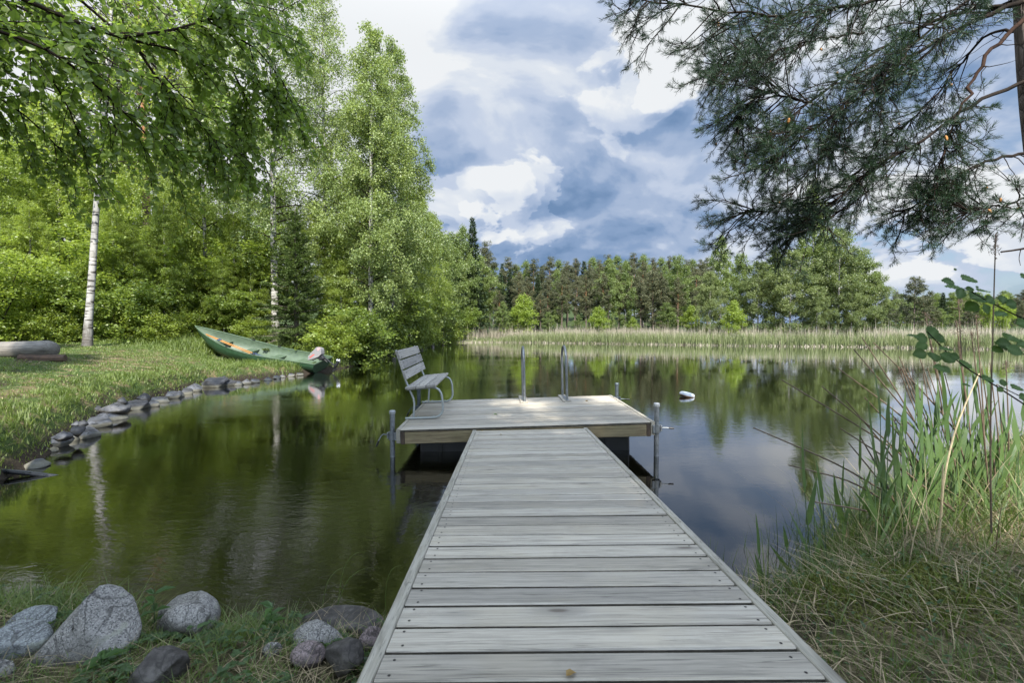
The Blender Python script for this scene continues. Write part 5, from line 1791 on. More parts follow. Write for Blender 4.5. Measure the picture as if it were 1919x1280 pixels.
# moss on the hump
x, y, d, z = scatter(60000, 1.2, 2.9, 1.5, 2.75, r, dmin=.08)
keep = (np.exp(-(((x - 1.95) / .5) ** 2 + ((y - 2.2) / .28) ** 2)) + .25 * vnoise(x, y, .25, 81)) > r.uniform(.2, .9, len(x)); x, y, z = x[keep], y[keep], z[keep]
n_ = len(x)
V, F = leaf_quads(np.stack([x, y, z + .035 * np.clip(vnoise(x, y, .14, 82) + .4, 0, 1)], 1), r.normal(0, .7, (n_, 3)) + np.array([0, 0, .6]), unit(r.normal(0, 1, (n_, 3))), r.uniform(.012, .030, n_), r.uniform(.007, .014, n_))
rbk.add(V, F, 2)
x, y, d, z = scatter(5000, 1.1, 5.5, 1.0, 4.6, r, dmin=.0)
n_ = len(x); a = r.uniform(0, 6.28, n_)
V, F = leaf_ovate(np.stack([x, y, z + r.uniform(.02, .12, n_)], 1), np.stack([np.cos(a), np.sin(a), r.normal(.2, .3, n_)], 1), np.array([[0, 0, 1.0]]) + r.normal(0, .4, (n_, 3)), r.uniform(.012, .035, n_), r.uniform(.010, .02, n_))
rbk.add(V, F, 3)
tag(link('bank_straw_and_grass', rbk.mesh('bank_straw_and_grass', [m_grass_dk, m_straw, m_moss, m_clover])), kind='stuff')

# the reed bed along the far shore
rb_ = Cloud()
far_line = np.array([(70, 28.6), (60, 31), (45, 32.3), (36.7, 33.3), (31.2, 35.9), (28.5, 37.9), (20.7, 40.1), (12.4, 44.0), (2.3, 48.7), (-3, 49.2), (-6.2, 48.6), (-7.3, 46.0)])
seg = np.linalg.norm(np.diff(far_line, axis=0), axis=1); cs = np.concatenate([[0], np.cumsum(seg)])


def along(n, dlo, dhi, r, powr=1.0):
    s = r.uniform(0, cs[-1], n)
    x = np.interp(s, cs, far_line[:, 0]); y = np.interp(s, cs, far_line[:, 1])
    e = .5
    nx_ = np.interp(s + e, cs, far_line[:, 1]) - np.interp(s - e, cs, far_line[:, 1])
    ny_ = -(np.interp(s + e, cs, far_line[:, 0]) - np.interp(s - e, cs, far_line[:, 0]))
    q = np.hypot(nx_, ny_) + 1e-6
    dd = dlo + (dhi - dlo) * r.uniform(0, 1, n) ** powr + vnoise(x, y, 3, 91) * .5
    x = x + nx_ / q * dd; y = y + ny_ / q * dd
    return x, y, dd


x, y, dd = along(30000, -.6, 5.0, r)
h = r.uniform(.65, 1.15, len(x)) * sstep(-6.5, 4.0, x + vnoise(x, y, 4, 93) * 3) + .25
V, F = blades(np.stack([x, y, np.zeros(len(x)) - .05], 1), h, r.uniform(.03, .06, len(x)), r.uniform(.02, .3, len(x)), r)
rb_.add(V, F, 0)
x, y, dd = along(26000, 1.0, 11, r)
h = r.uniform(1.0, 1.75, len(x)) + .25 * vnoise(x, y, 4, 92)
V, F = blades(np.stack([x, y, np.zeros(len(x))], 1), h, r.uniform(.025, .045, len(x)), r.uniform(.0, .22, len(x)), r)
rb_.add(V, F, 1)
x, y, dd = along(6000, -.8, .4, r)
V, F = blades(np.stack([x, y, np.zeros(len(x)) - .03], 1), r.uniform(.1, .35, len(x)), r.uniform(.03, .05, len(x)), r.uniform(.1, .8, len(x)), r)
rb_.add(V, F, 1)
x, y, dd = along(900, 1.0, 7, r)
V, F = blades(np.stack([x, y, np.zeros(len(x))], 1), r.uniform(1.8, 2.5, len(x)), r.uniform(.03, .05, len(x)), r.uniform(.0, .15, len(x)), r)
rb_.add(V, F, 1)
tag(link('reed_bed', rb_.mesh('reed_bed', [m_reed_g, m_reed_d])), kind='stuff')
# ------------------------------------------------------------------ green reeds, dry stalks and an alder twig on the right bank
m_reed_leaf = leaf_mat('reed_leaf', (.045, .090, .026), (.115, .180, .052), (.20, .33, .06), .34, .45, .6, 1.5)
m_reed_stem = simple_mat('green_reed_stem', (.055, .10, .035), .5, 0, .25, 20, .05)
m_dry_stem = simple_mat('brown_dry_stalk', (.11, .078, .05), .7, 0, .3, 25, .1)
m_pale_stem = simple_mat('pale_dry_stalk', (.40, .33, .20), .7, 0, .2, 25, .1)
m_plume = leaf_mat('reed_plume', (.07, .05, .038), (.17, .13, .10), (.12, .09, .07), .2, .8, .7, 3)


def strip_leaf(cl, p0, d0, L, wid, r, bend=.5):
    n = 9
    P = curve(p0, d0, L, n, r, bend, .03)
    sd = unit(np.cross(unit(np.gradient(P, axis=0)), np.array([r.normal(0, .4), -1.0, .3])))
    q = np.linspace(0, 1, n)[:, None]
    ww = wid * .5 * np.minimum(1, q * 5 + .35) * (1 - q ** 2.2) + .0006
    V = np.concatenate([P - sd * ww, P + sd * ww]);
    i = np.arange(n - 1)
    F = np.stack([i, i + n, i + n + 1, i + 1], 1)
    cl.add(V, F)


def green_reed(base, tip, r, nleaf, label, leafL=(.22, .40)):
    base = np.array(base); tip = np.array(tip)
    o = empty('reed', base, label=label, cat='reed', group='green reeds on the right bank')
    H = np.linalg.norm(tip - base)
    P = resample(np.array([(0, 0, -.1), (tip - base) * .35 + np.array([r.normal(0, .01), 0, .0]), (tip - base) * .78]), 9)
    MB().tube(P, np.linspace(.0042, .0022, 9), 6).build('stem', m_reed_stem, o)
    cl = Cloud()
    ax = unit((tip - base)[None])[0]
    for i in range(nleaf):
        q = .25 + .53 * i / max(1, nleaf - 1)
        p = P[min(8, int(q / .78 * 8))]
        a = i * PI + r.normal(0, .5)
        side = np.array([math.cos(a), math.sin(a) * .6, 0])
        d0 = unit((ax * 1.0 + side * (r.uniform(.2, .5) if i < nleaf - 1 else .05))[None])[0]
        L = r.uniform(*leafL) * min(1, H / .75) * (1 if i < nleaf - 1 else 1.05)
        strip_leaf(cl, p, d0, L, r.uniform(.020, .034), r, r.uniform(.05, .45))
    link('leaves', cl.mesh('leaves', m_reed_leaf), o)
    return o


r = np.random.default_rng(17)
GR = [(1519, 1140, 1505, 862, 2.65, 4), (1551, 1120, 1539, 890, 2.75, 4), (1581, 1110, 1578, 882, 2.85, 5), (1609, 1080, 1612, 828, 2.95, 4), (1640, 1070, 1622, 905, 3.0, 4),
      (1656, 1090, 1648, 705, 2.75, 6), (1700, 1040, 1684, 800, 3.1, 5), (1722, 1030, 1732, 790, 3.2, 5), (1745, 1020, 1772, 735, 3.2, 5), (1775, 1010, 1790, 770, 3.3, 5),
      (1800, 1000, 1835, 660, 3.3, 6), (1830, 1000, 1850, 740, 3.4, 5), (1868, 1000, 1893, 760, 3.2, 5), (1890, 1000, 1925, 730, 3.3, 5), (1905, 1000, 1910, 800, 3.0, 4),
      (1680, 1080, 1700, 880, 2.8, 4), (1760, 1060, 1745, 850, 2.9, 4), (1495, 1130, 1470, 1000, 2.7, 3), (1435, 1160, 1420, 1010, 2.6, 3), (1850, 1040, 1880, 830, 2.9, 4),
      (1720, 1060, 1690, 745, 3.0, 5), (1790, 1040, 1765, 700, 3.1, 5)]
GR += [(int(1640 + 12.5 * i_ + r.uniform(-8, 8)), int(1085 - 3.5 * i_ + r.uniform(-15, 15)), int(1635 + 13.5 * i_ + r.uniform(-25, 25)), int(r.uniform(735, 900)), 2.7 + .03 * i_, int(r.integers(4, 7))) for i_ in range(22)]
GR += [(int(1690 + 11 * i_ + r.uniform(-8, 8)), int(1060 - 4 * i_ + r.uniform(-15, 15)), int(1690 + 11.5 * i_ + r.uniform(-30, 30)), int(r.uniform(680, 830)), 3.0 + .025 * i_, int(r.integers(4, 7))) for i_ in range(20)]
RL = 'green reed with broad pointed leaves standing in the clump on the right bank'
SPEC = {0: 'single tall green reed nearest the pier, standing in the water edge on the right', 5: 'tallest green reed, its long blade upright against the lake reflections', 17: 'short thin green reed at the left end of the right bank clump',
        18: 'small green reed beside the pier edge'}
for i, (bx, by, tx, ty, Y, n) in enumerate(GR):
    green_reed(at(bx, by, Y), at(tx, ty, Y + .05), r, n, SPEC.get(i, RL))


def dry_stalk(pts, rad, mat, label, plume=0, group='dry reed stalks on the right bank'):
    pts = np.array(pts); b = pts[0]
    o = empty('dry_reed_stalk', b, label=label, cat='dry reed', group=group)
    P = resample(pts - b, 12)
    MB().tube(P, np.linspace(rad, rad * .5, 12), 6).build('stem', mat, o)
    if plume:
        cl = Cloud(); n = 110 if plume == 2 else 150
        ax = unit((P[-1] - P[-3])[None])[0]
        q = np.linspace(0, 1, n)[:, None]
        L = .11 if plume == 2 else .10
        p = P[-1] - ax * L * (1 - q)
        sp_ = .010 if plume == 2 else .032
        p = p + r.normal(0, sp_, (n, 3)) * (1.15 - q) + np.array([.012, 0, -.01]) * (plume == 1)
        V, F = leaf_quads(p, ax + r.normal(0, .45 if plume == 2 else 1.0, (n, 3)) + np.array([0, 0, -.3 * (plume == 1)]), unit(r.normal(0, 1, (n, 3))), r.uniform(.010, .026, n), .0035, 0)
        cl.add(V, F)
        tag(link('plume', cl.mesh('plume', m_plume), o), kind='stuff')
    return o


DS = 'thin brown dry reed stalk leaning out over the water from the right bank'
DV = 'thin brown dry reed stalk standing upright in the right bank clump'
for i, (bx, by, tx, ty, Yb, Yt) in enumerate(((1800, 930, 1465, 712, 3.2, 3.0), (1790, 960, 1540, 724, 3.1, 3.0), (1805, 900, 1570, 690, 3.3, 3.2), (1820, 930, 1600, 655, 3.3, 3.2), (1790, 930, 1615, 632, 3.3, 3.3),
                                              (1860, 900, 1637, 642, 3.4, 3.3), (1790, 960, 1575, 803, 3.0, 2.8), (1720, 960, 1412, 802, 3.2, 2.9), (1700, 965, 1478, 872, 3.1, 2.8), (1720, 990, 1520, 940, 2.9, 2.7),
                                              (1740, 960, 1585, 750, 3.2, 3.0), (1760, 930, 1620, 745, 3.3, 3.1), (1780, 940, 1690, 690, 3.2, 3.2), (1700, 1000, 1610, 815, 3.0, 2.9), (1745, 900, 1665, 770, 3.4, 3.3), (1700, 980, 1590, 830, 3.1, 3.0))):
    mid = (at(bx, by, Yb) + at(tx, ty, Yt)) / 2 + np.array([0, 0, .03 + .02 * (i % 3)])
    dry_stalk([at(bx, by, Yb), mid, at(tx, ty, Yt)], .0075, m_dry_stem, DS)
for bx, by, tx, ty, Y in ((1800, 950, 1685, 668, 3.3), (1810, 950, 1720, 660, 3.3), (1800, 940, 1700, 690, 3.4), (1815, 940, 1738, 690, 3.3), (1830, 930, 1795, 640, 3.3), (1870, 940, 1840, 690, 3.3), (1825, 930, 1770, 700, 3.4),
                          (1835, 960, 1752, 690, 3.2), (1890, 960, 1868, 720, 3.3), (1880, 940, 1855, 680, 3.4), (1770, 950, 1730, 700, 3.4)):
    dry_stalk([at(bx, by, Y), (at(bx, by, Y) + at(tx, ty, Y)) / 2 + np.array([.01, 0, 0]), at(tx, ty, Y)], .0060, m_dry_stem, DV)
PLB = 'dry reed stalk with a loose brown plume in the right bank clump'
for bx, by, tx, ty, Y in ((1790, 930, 1733, 585, 3.3), (1800, 930, 1738, 612, 3.2), (1810, 930, 1796, 560, 3.4), (1830, 940, 1792, 600, 3.3), (1850, 940, 1829, 590, 3.3), (1855, 940, 1820, 622, 3.2), (1760, 900, 1683, 688, 3.3), (1740, 950, 1672, 780, 3.1), (1890, 940, 1885, 675, 3.3)):
    dry_stalk([at(bx, by, Y), (at(bx, by, Y) + at(tx, ty, Y)) / 2 + np.array([.012, 0, 0]), at(tx, ty, Y)], .0058, m_dry_stem, PLB, 1)
dry_stalk([at(1858, 1000, 2.3), at(1855, 830, 2.3), at(1860, 640, 2.3), at(1866, 440, 2.3)], .0045, m_dry_stem, 'tallest dry reed stalk, ending in a slim brown plume against the sky', 2, 'dry reed stalks on the right bank')
o = dry_stalk([at(1757, 1040, 2.6), at(1764, 960, 2.6), at(1767, 900, 2.6), at(1790, 800, 2.65), at(1835, 700, 2.7)], .0062, m_pale_stem, 'thick pale straw coloured stalk leaning to the right in the reed clump', 0)
o = dry_stalk([at(1752, 1050, 2.5), at(1765, 960, 2.5), at(1767, 872, 2.5)], .0075, m_pale_stem, 'pale broken straw coloured stub beside the thick leaning stalk', 0)

# alder twig
m_alder_big = leaf_mat('alder_twig_leaf', (.038, .082, .022), (.078, .138, .038), (.18, .34, .05), .38, .45, .8, 2, .2)
al = empty('alder_sapling', (2.35, 1.45, .40), label='alder sapling with round dark green leaves reaching in from the right edge', cat='alder')
O = np.array(al.location)
mbk = MB()


def twig(pts, r0, r1):
    P = resample(np.array(pts) - O, 14); mbk.tube(P, np.linspace(r0, r1, 14), 6)
    return P


mbk.tube(resample(np.array([(0, 0, -.1), (.05, .02, .3), (.02, .0, .75), (-.05, -.02, 1.2), (-.1, 0, 1.6)]), 14), np.linspace(.012, .005, 14), 8)
YA = 1.42
b1 = twig([O + np.array([.04, .01, .42]), at(1960, 790, YA), at(1905, 742, YA), at(1860, 716, YA), at(1800, 690, YA - .03), at(1765, 668, YA - .05), at(1745, 640, YA - .05), at(1738, 622, YA - .05)], .0045, .0016)
b2 = twig([O + np.array([.0, .0, .85]), at(1970, 620, YA), at(1900, 590, YA - .02), at(1860, 570, YA - .03), at(1825, 552, YA - .05), at(1808, 540, YA - .05)], .0045, .0015)
b3 = twig([O + np.array([.02, .0, .70]), at(1975, 690, YA), at(1915, 655, YA), at(1885, 645, YA), at(1868, 650, YA)], .004, .0015)
b4 = twig([O + np.array([.04, .01, .40]), at(1990, 800, YA + .05), at(1930, 745, YA + .05), at(1885, 730, YA + .05), at(1870, 722, YA + .05)], .0035, .0014)
mbk.build('stem', m_bark_dark, al)
cl = Cloud()
vein = []


def alder_leaf(px, py, size, ang, tilt, Y):
    """a round toothed leaf, its axis at ang on the picture, tipped by tilt"""
    L = size / FPX * Y
    c = at(px, py, Y) - O
    ax = np.array([math.cos(ang), 0, math.sin(ang)])
    nrm = unit(np.array([[.15 * math.sin(ang * 3), -math.cos(tilt), math.sin(tilt)]]))[0]
    ax = unit((ax - nrm * ax.dot(nrm))[None])[0]
    sd = np.cross(ax, nrm)
    n = 15
    rows = []
    for i in range(n):
        q = i / (n - 1)
        wv = .40 * (math.sin(PI * min(1, q ** .85 * .98 + .02)) ** .72) * (1 + .05 * (i % 2))
        if i == 0: wv = .02
        if i == n - 1: wv = .10
        for k in (-1, -.5, 0, .5, 1):
            zoff = abs(k) * .10 * wv + .030 * ((i % 2) * 2 - 1) * (k != 0) - .10 * (q - .4) ** 2
            vein.append(1.0 if k == 0 else (.75 if i % 2 else .0))
            rows.append(c + ax * L * (q - .5 + .13 * abs(k) * (1 - q)) + sd * L * wv * k - nrm * L * (-zoff))
    V = np.array(rows)
    F = []
    for i in range(n - 1):
        for k in range(4):
            a_ = i * 5 + k
            F.append((a_, a_ + 1, a_ + 6, a_ + 5))
    cl.add(V, np.array(F))


AL = [(1815, 523, 46, .3, .9), (1793, 540, 50, 2.6, 1.1), (1778, 528, 34, 2.9, .6), (1800, 549, 34, 4.2, .3), (1832, 558, 52, .2, .8), (1822, 574, 40, 3.6, .5), (1842, 545, 36, .3, 1.2), (1855, 562, 34, .5, .4), (1880, 562, 30, 1.2, .5),
      (1895, 570, 34, .2, .3), (1876, 588, 32, 3.6, 1.0), (1915, 606, 36, .1, .4), (1848, 578, 30, 5.0, .2), (1817, 542, 22, 1.4, .6), (1790, 505, 9, 1.6, .4), (1831, 538, 9, 1.3, .5),
      (1748, 625, 50, .7, .5), (1728, 634, 36, 2.9, .3), (1713, 630, 30, 2.3, 1.2), (1762, 635, 30, .6, .3), (1728, 648, 32, 3.5, .6), (1772, 654, 34, 0.1, 1.2), (1725, 663, 36, 3.3, .4), (1750, 668, 40, 4.4, .9), (1775, 670, 40, 5.6, .4),
      (1762, 690, 32, 2.9, .8), (1772, 692, 26, 5.3, .6), (1808, 683, 38, .4, .8), (1788, 668, 26, 5.8, .3), (1850, 710, 34, .3, .9), (1812, 722, 20, 2.6, 1.1), (1880, 718, 22, 1.5, .5), (1905, 727, 34, .3, 1.0), (1875, 730, 18, 3.6, .4),
      (1882, 645, 44, 3.0, .4), (1893, 633, 44, .8, .9), (1900, 656, 40, 5.6, .5), (1915, 645, 36, .2, .6), (1870, 655, 30, 3.4, .7), (1919, 518, 26, .4, .6), (1918, 745, 30, .2, .5)]
for i, (px, py, s, a, tl) in enumerate(AL):
    alder_leaf(px, py, s * .74, a, tl, YA - .05 + .04 * math.sin(i * 1.7))
am = cl.mesh('leaves', m_alder_big, True)
am.attributes.new('vein', 'FLOAT', 'POINT').data.foreach_set('value', np.array(vein, dtype=np.float32))
link('leaves', am, al)
nt_ = NT(m_alder_big.node_tree)
for nd_ in m_alder_big.node_tree.nodes:
    if nd_.type == 'BSDF_PRINCIPLED':
        src = nd_.inputs['Base Color'].links[0].from_socket
        va = nt_.new('ShaderNodeAttribute', _attribute_name='vein').outputs['Fac']
        nt_.set(nd_.inputs['Base Color'], nt_.mix(nt_.map(va, .35, 1.0, 0, .6), src, (.11, .17, .06)))

# broad leaved herbs in the near left grass
m_herb = leaf_mat('herb_leaf', (.035, .08, .02), (.085, .16, .04), (.16, .3, .05), .35, .45, .8, 3)


def herb(px, py, Y, H, leaves, label):
    b = at(px, py, Y)
    b[2] = float(height(np.array([b[0]]), np.array([b[1]]))[0])
    o = empty('leafy_herb', b, label=label, cat='herb')
    P = curve((0, 0, -.02), (0.05, 0, 1), H, 7, r, 0, .04)
    MB().tube(P, np.linspace(.0028, .0015, 7), 5).build('stem', m_reed_stem, o)
    c_ = Cloud()
    for i in range(leaves):
        a = i * 2.2 + r.uniform(-.3, .3)
        q = .45 + .55 * i / leaves
        p = P[min(6, int(q * 6))]
        Lf = r.uniform(.055, .09)
        V, F = leaf_ovate(p[None], np.array([[math.cos(a), math.sin(a), .35]]), np.array([[0, -.2, 1.0]]), Lf, Lf * .42, .1, .3)
        c_.add(V, F)
    link('leaves', c_.mesh('leaves', m_herb), o)


herb(290, 1150, 2.25, .26, 8, 'bright herb with lance shaped leaves rising behind the pale granite stones')
herb(505, 1200, 2.05, .20, 9, 'bushy green herb at the water edge between the pale stones and the dark slab')
herb(190, 1245, 1.8, .10, 6, 'low broad leaved herb left of the big granite boulder')
for i, (px, py, tx, ty, Y, lb) in enumerate(((632, 1110, 668, 1030, 2.5, 'long arching grass blade over the water, its tip bent to the right'), (628, 1120, 690, 1062, 2.5, 'shorter arching grass blade beside the long one over the water'),
                                             (722, 1150, 735, 1055, 2.45, 'single upright grass blade against the left edge of the pier'), (600, 1130, 640, 1060, 2.5, 'thin grass blade leaning to the right over the dark water'))):
    b = at(px, py, Y); t_ = at(tx, ty, Y)
    o = empty('grass_blade', b, label=lb, cat='grass blade')
    c_ = Cloud()
    P = resample(np.array([(0, 0, -.08), (t_ - b) * .45 + np.array([-.015, 0, .03]), (t_ - b) * .9 + np.array([0, 0, .015]), (t_ - b) + np.array([.05, 0, -.015])]), 12)
    wv = np.linspace(.004, .0008, 12)[:, None]
    sd = np.array([[.7, -.7, .1]])
    V = np.concatenate([P - sd * wv, P + sd * wv]); k = np.arange(11)
    c_.add(V, np.stack([k, k + 12, k + 13, k + 1], 1))
    link('blade', c_.mesh('blade', m_grass_dk), o)

# ------------------------------------------------------------------ stones


def stone_mat(name, lo, hi, speck=None, sc=1.0, pale_low=False):
    m, t, out = material(name)
    co = t.new('ShaderNodeTexCoord').outputs['Object']
    n = t.noise(co, 6 * sc, 6, .65); n2 = t.noise(co, 40 * sc, 5, .7)
    c = t.mix(t.map(n, .35, .65), lo, hi)
    c = t.mix(t.map(n2, .4, .6, .5, 0), c, tuple(x * .6 for x in lo))
    if speck:
        vo = t.new('ShaderNodeTexVoronoi', Vector=co, Scale=210 * sc)
        s1 = t.new('ShaderNodeSeparateColor', Color=vo.outputs['Color'])
        c = t.mix(t.math('MULTIPLY', t.math('GREATER_THAN', s1.outputs[0], .74), .8), c, speck)
        c = t.mix(t.math('MULTIPLY', t.math('GREATER_THAN', s1.outputs[1], .70), .6), c, tuple(min(.75, x * 1.35) for x in hi))
        li = t.noise(co, 13 * sc, 4, .6)
        c = t.mix(t.map(li, .60, .68, 0, .55), c, (.24, .25, .19))
        c = t.mix(t.map(t.noise(co, 3.2 * sc, 4, .6), .52, .64, 0, .6), c, tuple(x * .55 for x in lo))
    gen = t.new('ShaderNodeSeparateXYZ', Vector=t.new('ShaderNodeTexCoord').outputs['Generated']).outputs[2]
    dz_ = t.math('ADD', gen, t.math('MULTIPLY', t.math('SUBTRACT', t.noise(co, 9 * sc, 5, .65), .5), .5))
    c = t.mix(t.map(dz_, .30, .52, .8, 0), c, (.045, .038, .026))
    ck = t.math('ABSOLUTE', t.math('SUBTRACT', t.noise(co, 4.5 * sc, 3, .5, .8), .5))
    c = t.mix(t.map(ck, .002, .012, .6, 0), c, (.03, .028, .025))
    if pale_low:
        gz = t.new('ShaderNodeSeparateXYZ', Vector=t.new('ShaderNodeNewGeometry').outputs['Position']).outputs[2]
        zz = t.math('ADD', gz, t.math('MULTIPLY', t.math('SUBTRACT', n, .5), .06))
        c = t.mix(t.math('MULTIPLY', t.map(zz, .045, .085, 1, 0), t.map(zz, -.02, .02, 0, .75)), c, (.15, .145, .11))
        c = t.mix(t.map(zz, .02, -.02, 0, .8), c, (.03, .025, .015))
    p = principled(t, out, Base__Color=c, Roughness=.8)
    p.inputs['Specular IOR Level'].default_value = .35
    t.set(p.inputs['Normal'], t.bump(t.math('ADD', n, t.math('MULTIPLY', n2, .4)), .5, .015 / sc))
    return m


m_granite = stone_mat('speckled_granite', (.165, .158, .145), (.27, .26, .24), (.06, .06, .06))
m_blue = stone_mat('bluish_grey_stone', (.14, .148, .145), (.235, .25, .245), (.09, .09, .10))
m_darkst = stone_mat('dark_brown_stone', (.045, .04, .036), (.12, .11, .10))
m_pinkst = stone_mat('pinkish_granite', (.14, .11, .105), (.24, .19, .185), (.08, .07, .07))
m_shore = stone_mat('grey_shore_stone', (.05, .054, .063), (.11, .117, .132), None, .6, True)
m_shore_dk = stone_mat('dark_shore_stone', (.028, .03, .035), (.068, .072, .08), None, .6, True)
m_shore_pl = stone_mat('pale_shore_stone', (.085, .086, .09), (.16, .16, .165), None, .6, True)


def rock_mesh(seed, dims, flat=.5, pts=None, cuts=14, sub=4, rough=.02):
    rr = np.random.default_rng(seed)
    bm = bmesh.new()
    bmesh.ops.create_icosphere(bm, subdivisions=sub, radius=1)
    P = np.array([v.co[:] for v in bm.verts])
    for i in range(cuts):
        nrm = unit(rr.normal(0, 1, (1, 3)))[0]
        dd = rr.uniform(.55, .88)
        P -= np.maximum(0, P @ nrm - dd)[:, None] * nrm
    if pts:
        for nrm, dd in pts:
            nrm = np.array(nrm) / np.linalg.norm(nrm)
            P -= np.maximum(0, P @ nrm - dd)[:, None] * nrm
    k = unit(P)
    P += k * (vnoise(P[:, 0] + P[:, 2] * .7, P[:, 1] - P[:, 2] * .6, .55, seed) * rough * 2 + vnoise(P[:, 0] - P[:, 2], P[:, 1] + P[:, 2] * 1.2, .2, seed + 1) * rough)[:, None]
    P = P * np.array(dims) / 2
    for v, p in zip(bm.verts, P): v.co = p
    for f in bm.faces: f.smooth = True
    me = bpy.data.meshes.new('stone'); bm.to_mesh(me); bm.free()
    return me


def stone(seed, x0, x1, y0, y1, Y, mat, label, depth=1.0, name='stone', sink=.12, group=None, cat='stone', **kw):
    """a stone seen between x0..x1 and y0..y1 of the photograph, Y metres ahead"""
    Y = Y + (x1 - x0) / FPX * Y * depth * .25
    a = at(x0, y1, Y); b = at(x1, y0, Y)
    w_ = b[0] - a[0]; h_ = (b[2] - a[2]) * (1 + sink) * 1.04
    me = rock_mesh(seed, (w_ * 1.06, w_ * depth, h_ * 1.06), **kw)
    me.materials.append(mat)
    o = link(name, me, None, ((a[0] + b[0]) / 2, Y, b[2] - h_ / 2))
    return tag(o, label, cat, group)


stone(1, 66, 274, 1112, 1250, 1.86, m_granite, 'largest speckled granite boulder, a grey wedge in the near left grass', .75, 'boulder', .12, None, 'boulder', cuts=5, pts=[((-.82, -.25, .62), .50), ((.80, -.2, .62), .46), ((.1, -.9, .5), .50), ((0, 0, 1), .93)], rough=.012)
stone(2, 20, 112, 1143, 1200, 2.05, m_blue, 'rounded bluish stone behind the grass left of the big boulder', .8, cuts=5)
stone(3, -15, 80, 1172, 1235, 1.87, m_blue, 'smooth grey stone at the left edge, in front of the rounded bluish one', .9, cuts=5)
stone(4, 284, 402, 1116, 1190, 2.25, m_granite, 'pale speckled granite stone behind the half dark one', .8, cuts=7)
stone(5, 305, 397, 1134, 1200, 2.08, m_granite, 'half dark granite stone leaning against the pale speckled one', .75, cuts=10, rough=.03)
stone(6, 253, 345, 1208, 1290, 1.70, m_darkst, 'dark brown stone low in the grass right of the big boulder', .8, cuts=11, rough=.04)
stone(7, 562, 716, 1144, 1205, 2.22, m_darkst, 'wide flat dark slab at the water edge beside the pier', .6, cuts=5, pts=[((0, 0, 1), .62)])
stone(8, 549, 640, 1170, 1226, 1.98, m_granite, 'rounded pale granite stone in front of the flat dark slab', .85, cuts=6)
stone(9, 547, 607, 1208, 1245, 1.85, m_pinkst, 'small reddish granite stone below the rounded pale one near the pier', .85, cuts=6)
stone(10, 608, 684, 1203, 1262, 1.80, m_darkst, 'dark rounded stone close to the left pier edge', .85, cuts=11, rough=.04)
stone(11, 668, 718, 1172, 1216, 1.98, m_pinkst, 'pinkish stone wedged against the left side of the pier', .8, cuts=9)
stone(12, 493, 530, 1205, 1235, 1.9, m_granite, 'small pale stone fragment in the grass left of the reddish stone', .8, cuts=9)
stone(13, -20, 22, 1232, 1275, 1.75, m_granite, 'small whitish stone at the lower left edge of the picture', .8, cuts=7)
stone(14, 455, 500, 1180, 1212, 2.1, m_darkst, 'small dark stone half hidden in grass right of the pale granite pair', .8, cuts=7)

SH = [(54, 84, 857, 876, 1, 'p', 'lowest pale flat stone at the near end of the bank stone row'), (63, 88, 834, 851, 2, 'p', 'pale lichen covered stone just above the lowest one of the bank row'), (71, 93, 824, 838, 3, 's', None),
      (91, 127, 811, 838, 4, 's', 'wedge shaped stone with a pale waterline near the lower end of the bank row'), (107, 128, 806, 821, 5, 's', None), (124, 146, 809, 826, 6, 's', None),
      (144, 176, 796, 822, 7, 'l', 'light grey cracked stone dipping into the water in the bank row'), (133, 154, 795, 811, 8, 'd', None), (138, 149, 788, 797, 9, 's', None), (160, 197, 779, 802, 10, 's', None),
      (180, 224, 766, 789, 11, 's', 'long grey stone below the flat bright one in the bank row'), (172, 185, 759, 770, 12, 'd', None), (200, 235, 752, 769, 13, 'l', 'flat bright bluish stone lying on top of the bank row'),
      (231, 267, 745, 768, 14, 'd', None), (221, 235, 743, 755, 15, 'd', None), (265, 290, 745, 763, 16, 's', None), (261, 278, 735, 749, 17, 'd', None), (282, 306, 741, 754, 18, 's', None), (296, 316, 743, 754, 19, 's', None),
      (310, 333, 731, 747, 20, 's', None), (330, 342, 729, 744, 21, 's', None), (340, 356, 725, 739, 22, 'd', None), (350, 376, 717, 734, 23, 's', None), (381, 419, 700, 726, 24, 'd', 'biggest dark stone of the bank row, near the boat'),
      (415, 425, 701, 720, 25, 'd', None), (421, 438, 707, 723, 26, 'd', 'dark rounded stone right of the biggest one of the bank row'), (455, 469, 709, 720, 27, 'l', 'whitish stone in the row, left one of the two below the boat'), (469, 483, 708, 718, 28, 'l', 'whitish stone in the row, right one of the two below the boat'),
      (386, 394, 692, 702, 29, 'd', None), (512, 524, 703, 710, 30, 's', None), (524, 534, 701, 708, 31, 'l', None), (540, 550, 699, 706, 32, 's', None), (497, 508, 706, 713, 33, 's', None), (376, 388, 713, 724, 34, 'd', None),
      (148, 163, 786, 796, 35, 'd', None), (440, 455, 713, 722, 36, 's', None), (92, 106, 836, 846, 37, 'd', None), (555, 566, 697, 704, 38, 'd', None)]
GL = {'s': 'grey stone of the row edging the lawn bank along the water', 'd': 'small dark stone of the row edging the lawn bank along the water', 'l': 'small pale stone of the row edging the lawn bank along the water'}
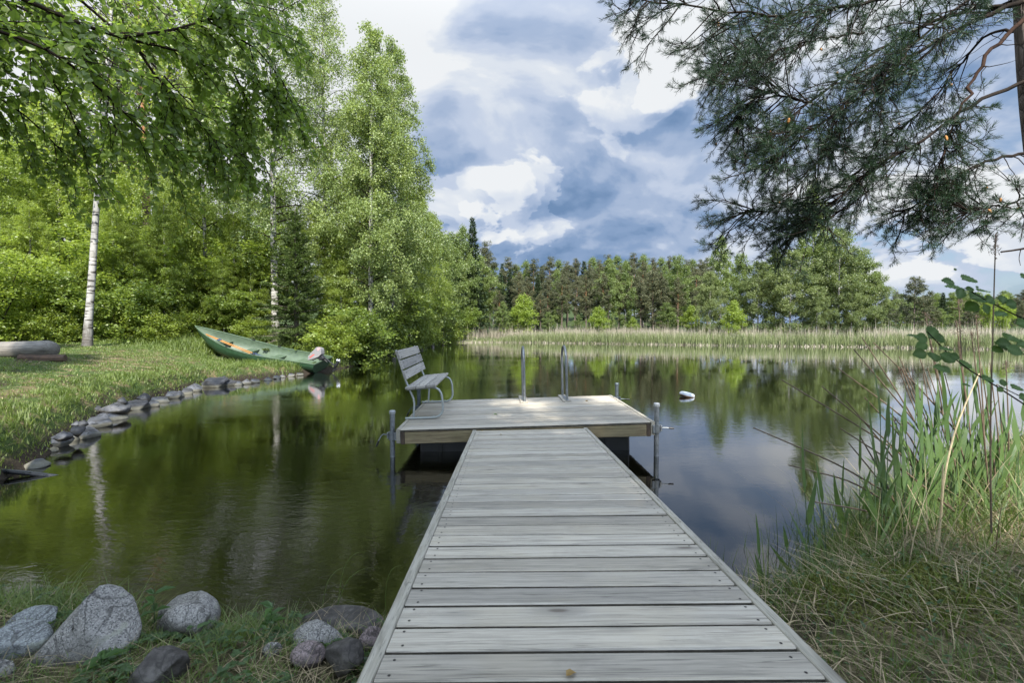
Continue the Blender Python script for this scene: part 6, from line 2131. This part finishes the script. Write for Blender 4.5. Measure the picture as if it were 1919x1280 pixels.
for (x0, x1, y0, y1, sd, kd, lb) in SH:
    zb = .02 + .004 * max(0, 0)
    dpt = ray((x0 + x1) / 2, y1)
    Y = (CAM[2] - .01) / -dpt[2] * dpt[1]
    up_row = sd in (8, 9, 12, 13, 15, 17, 29, 35, 5)
    if up_row: Y = (CAM[2] - .16) / -dpt[2] * dpt[1]
    mt = {'s': m_shore, 'd': m_shore_dk, 'l': m_shore_pl, 'p': m_shore_pl}[kd]
    stone(100 + sd, x0 - .2 * (x1 - x0), x1 + .2 * (x1 - x0), y0 - 1, y1 + 1, Y, mt, lb or GL[kd], .9, 'shore_stone', .35, None if lb else GL[kd].replace('small ', '').replace('stone of', 'stones of'), cuts=9, sub=3, pts=[((.3, -.7, .75), .48), ((-.6, -.3, .9), .55), ((.7, .2, .8), .5)] if sd % 2 else [((.2, -.2, 1), .42), ((.8, -.6, .3), .6), ((-.8, -.5, .4), .55)], rough=.03)

# ------------------------------------------------------------------ fallen leaves on the boards
m_fallen = leaf_mat('fallen_leaf', (.16, .09, .02), (.36, .24, .06), (.3, .2, .05), .2, .5, .9, 3)
m_fallen_g = leaf_mat('fallen_green_leaf', (.16, .22, .10), (.26, .33, .18), (.2, .28, .1), .2, .5, .9, 3)
for px, py, zz, s, a, mt, lb in ((1061, 1268, .585, .036, .5, m_fallen, 'yellow fallen leaf lying on the pier boards at the bottom of the picture'), (905, 808, .372, .03, 2.5, m_fallen, 'brown fallen leaf at the end of the pier, left one of the pair'),
                                 (938, 815, .372, .028, 1.0, m_fallen, 'brown curled leaf at the end of the pier, right one of the pair'), (925, 777, .392, .06, .2, m_fallen_g, 'pale green leaf lying on the platform boards right of the bench'),
                                 (1097, 752, .422, .05, .3, m_fallen, 'small leaf on the platform boards right of the bathing ladder'), (1042, 942, .445, .03, 2.2, m_fallen, 'brown fallen leaf on the middle of the pier')):
    d = ray(px, py); tq = (zz + .006 - CAM[2]) / d[2]
    pos_ = CAM + d * tq
    V, F = leaf_ovate(np.zeros((1, 3)), np.array([[math.cos(a), math.sin(a), .1]]), np.array([[0, 0, 1.0]]), s, s * .7, .25, .2)
    o = link('fallen_leaf', np_mesh('fallen_leaf', V, F, mt), None, pos_)
    tag(o, lb, 'leaf')
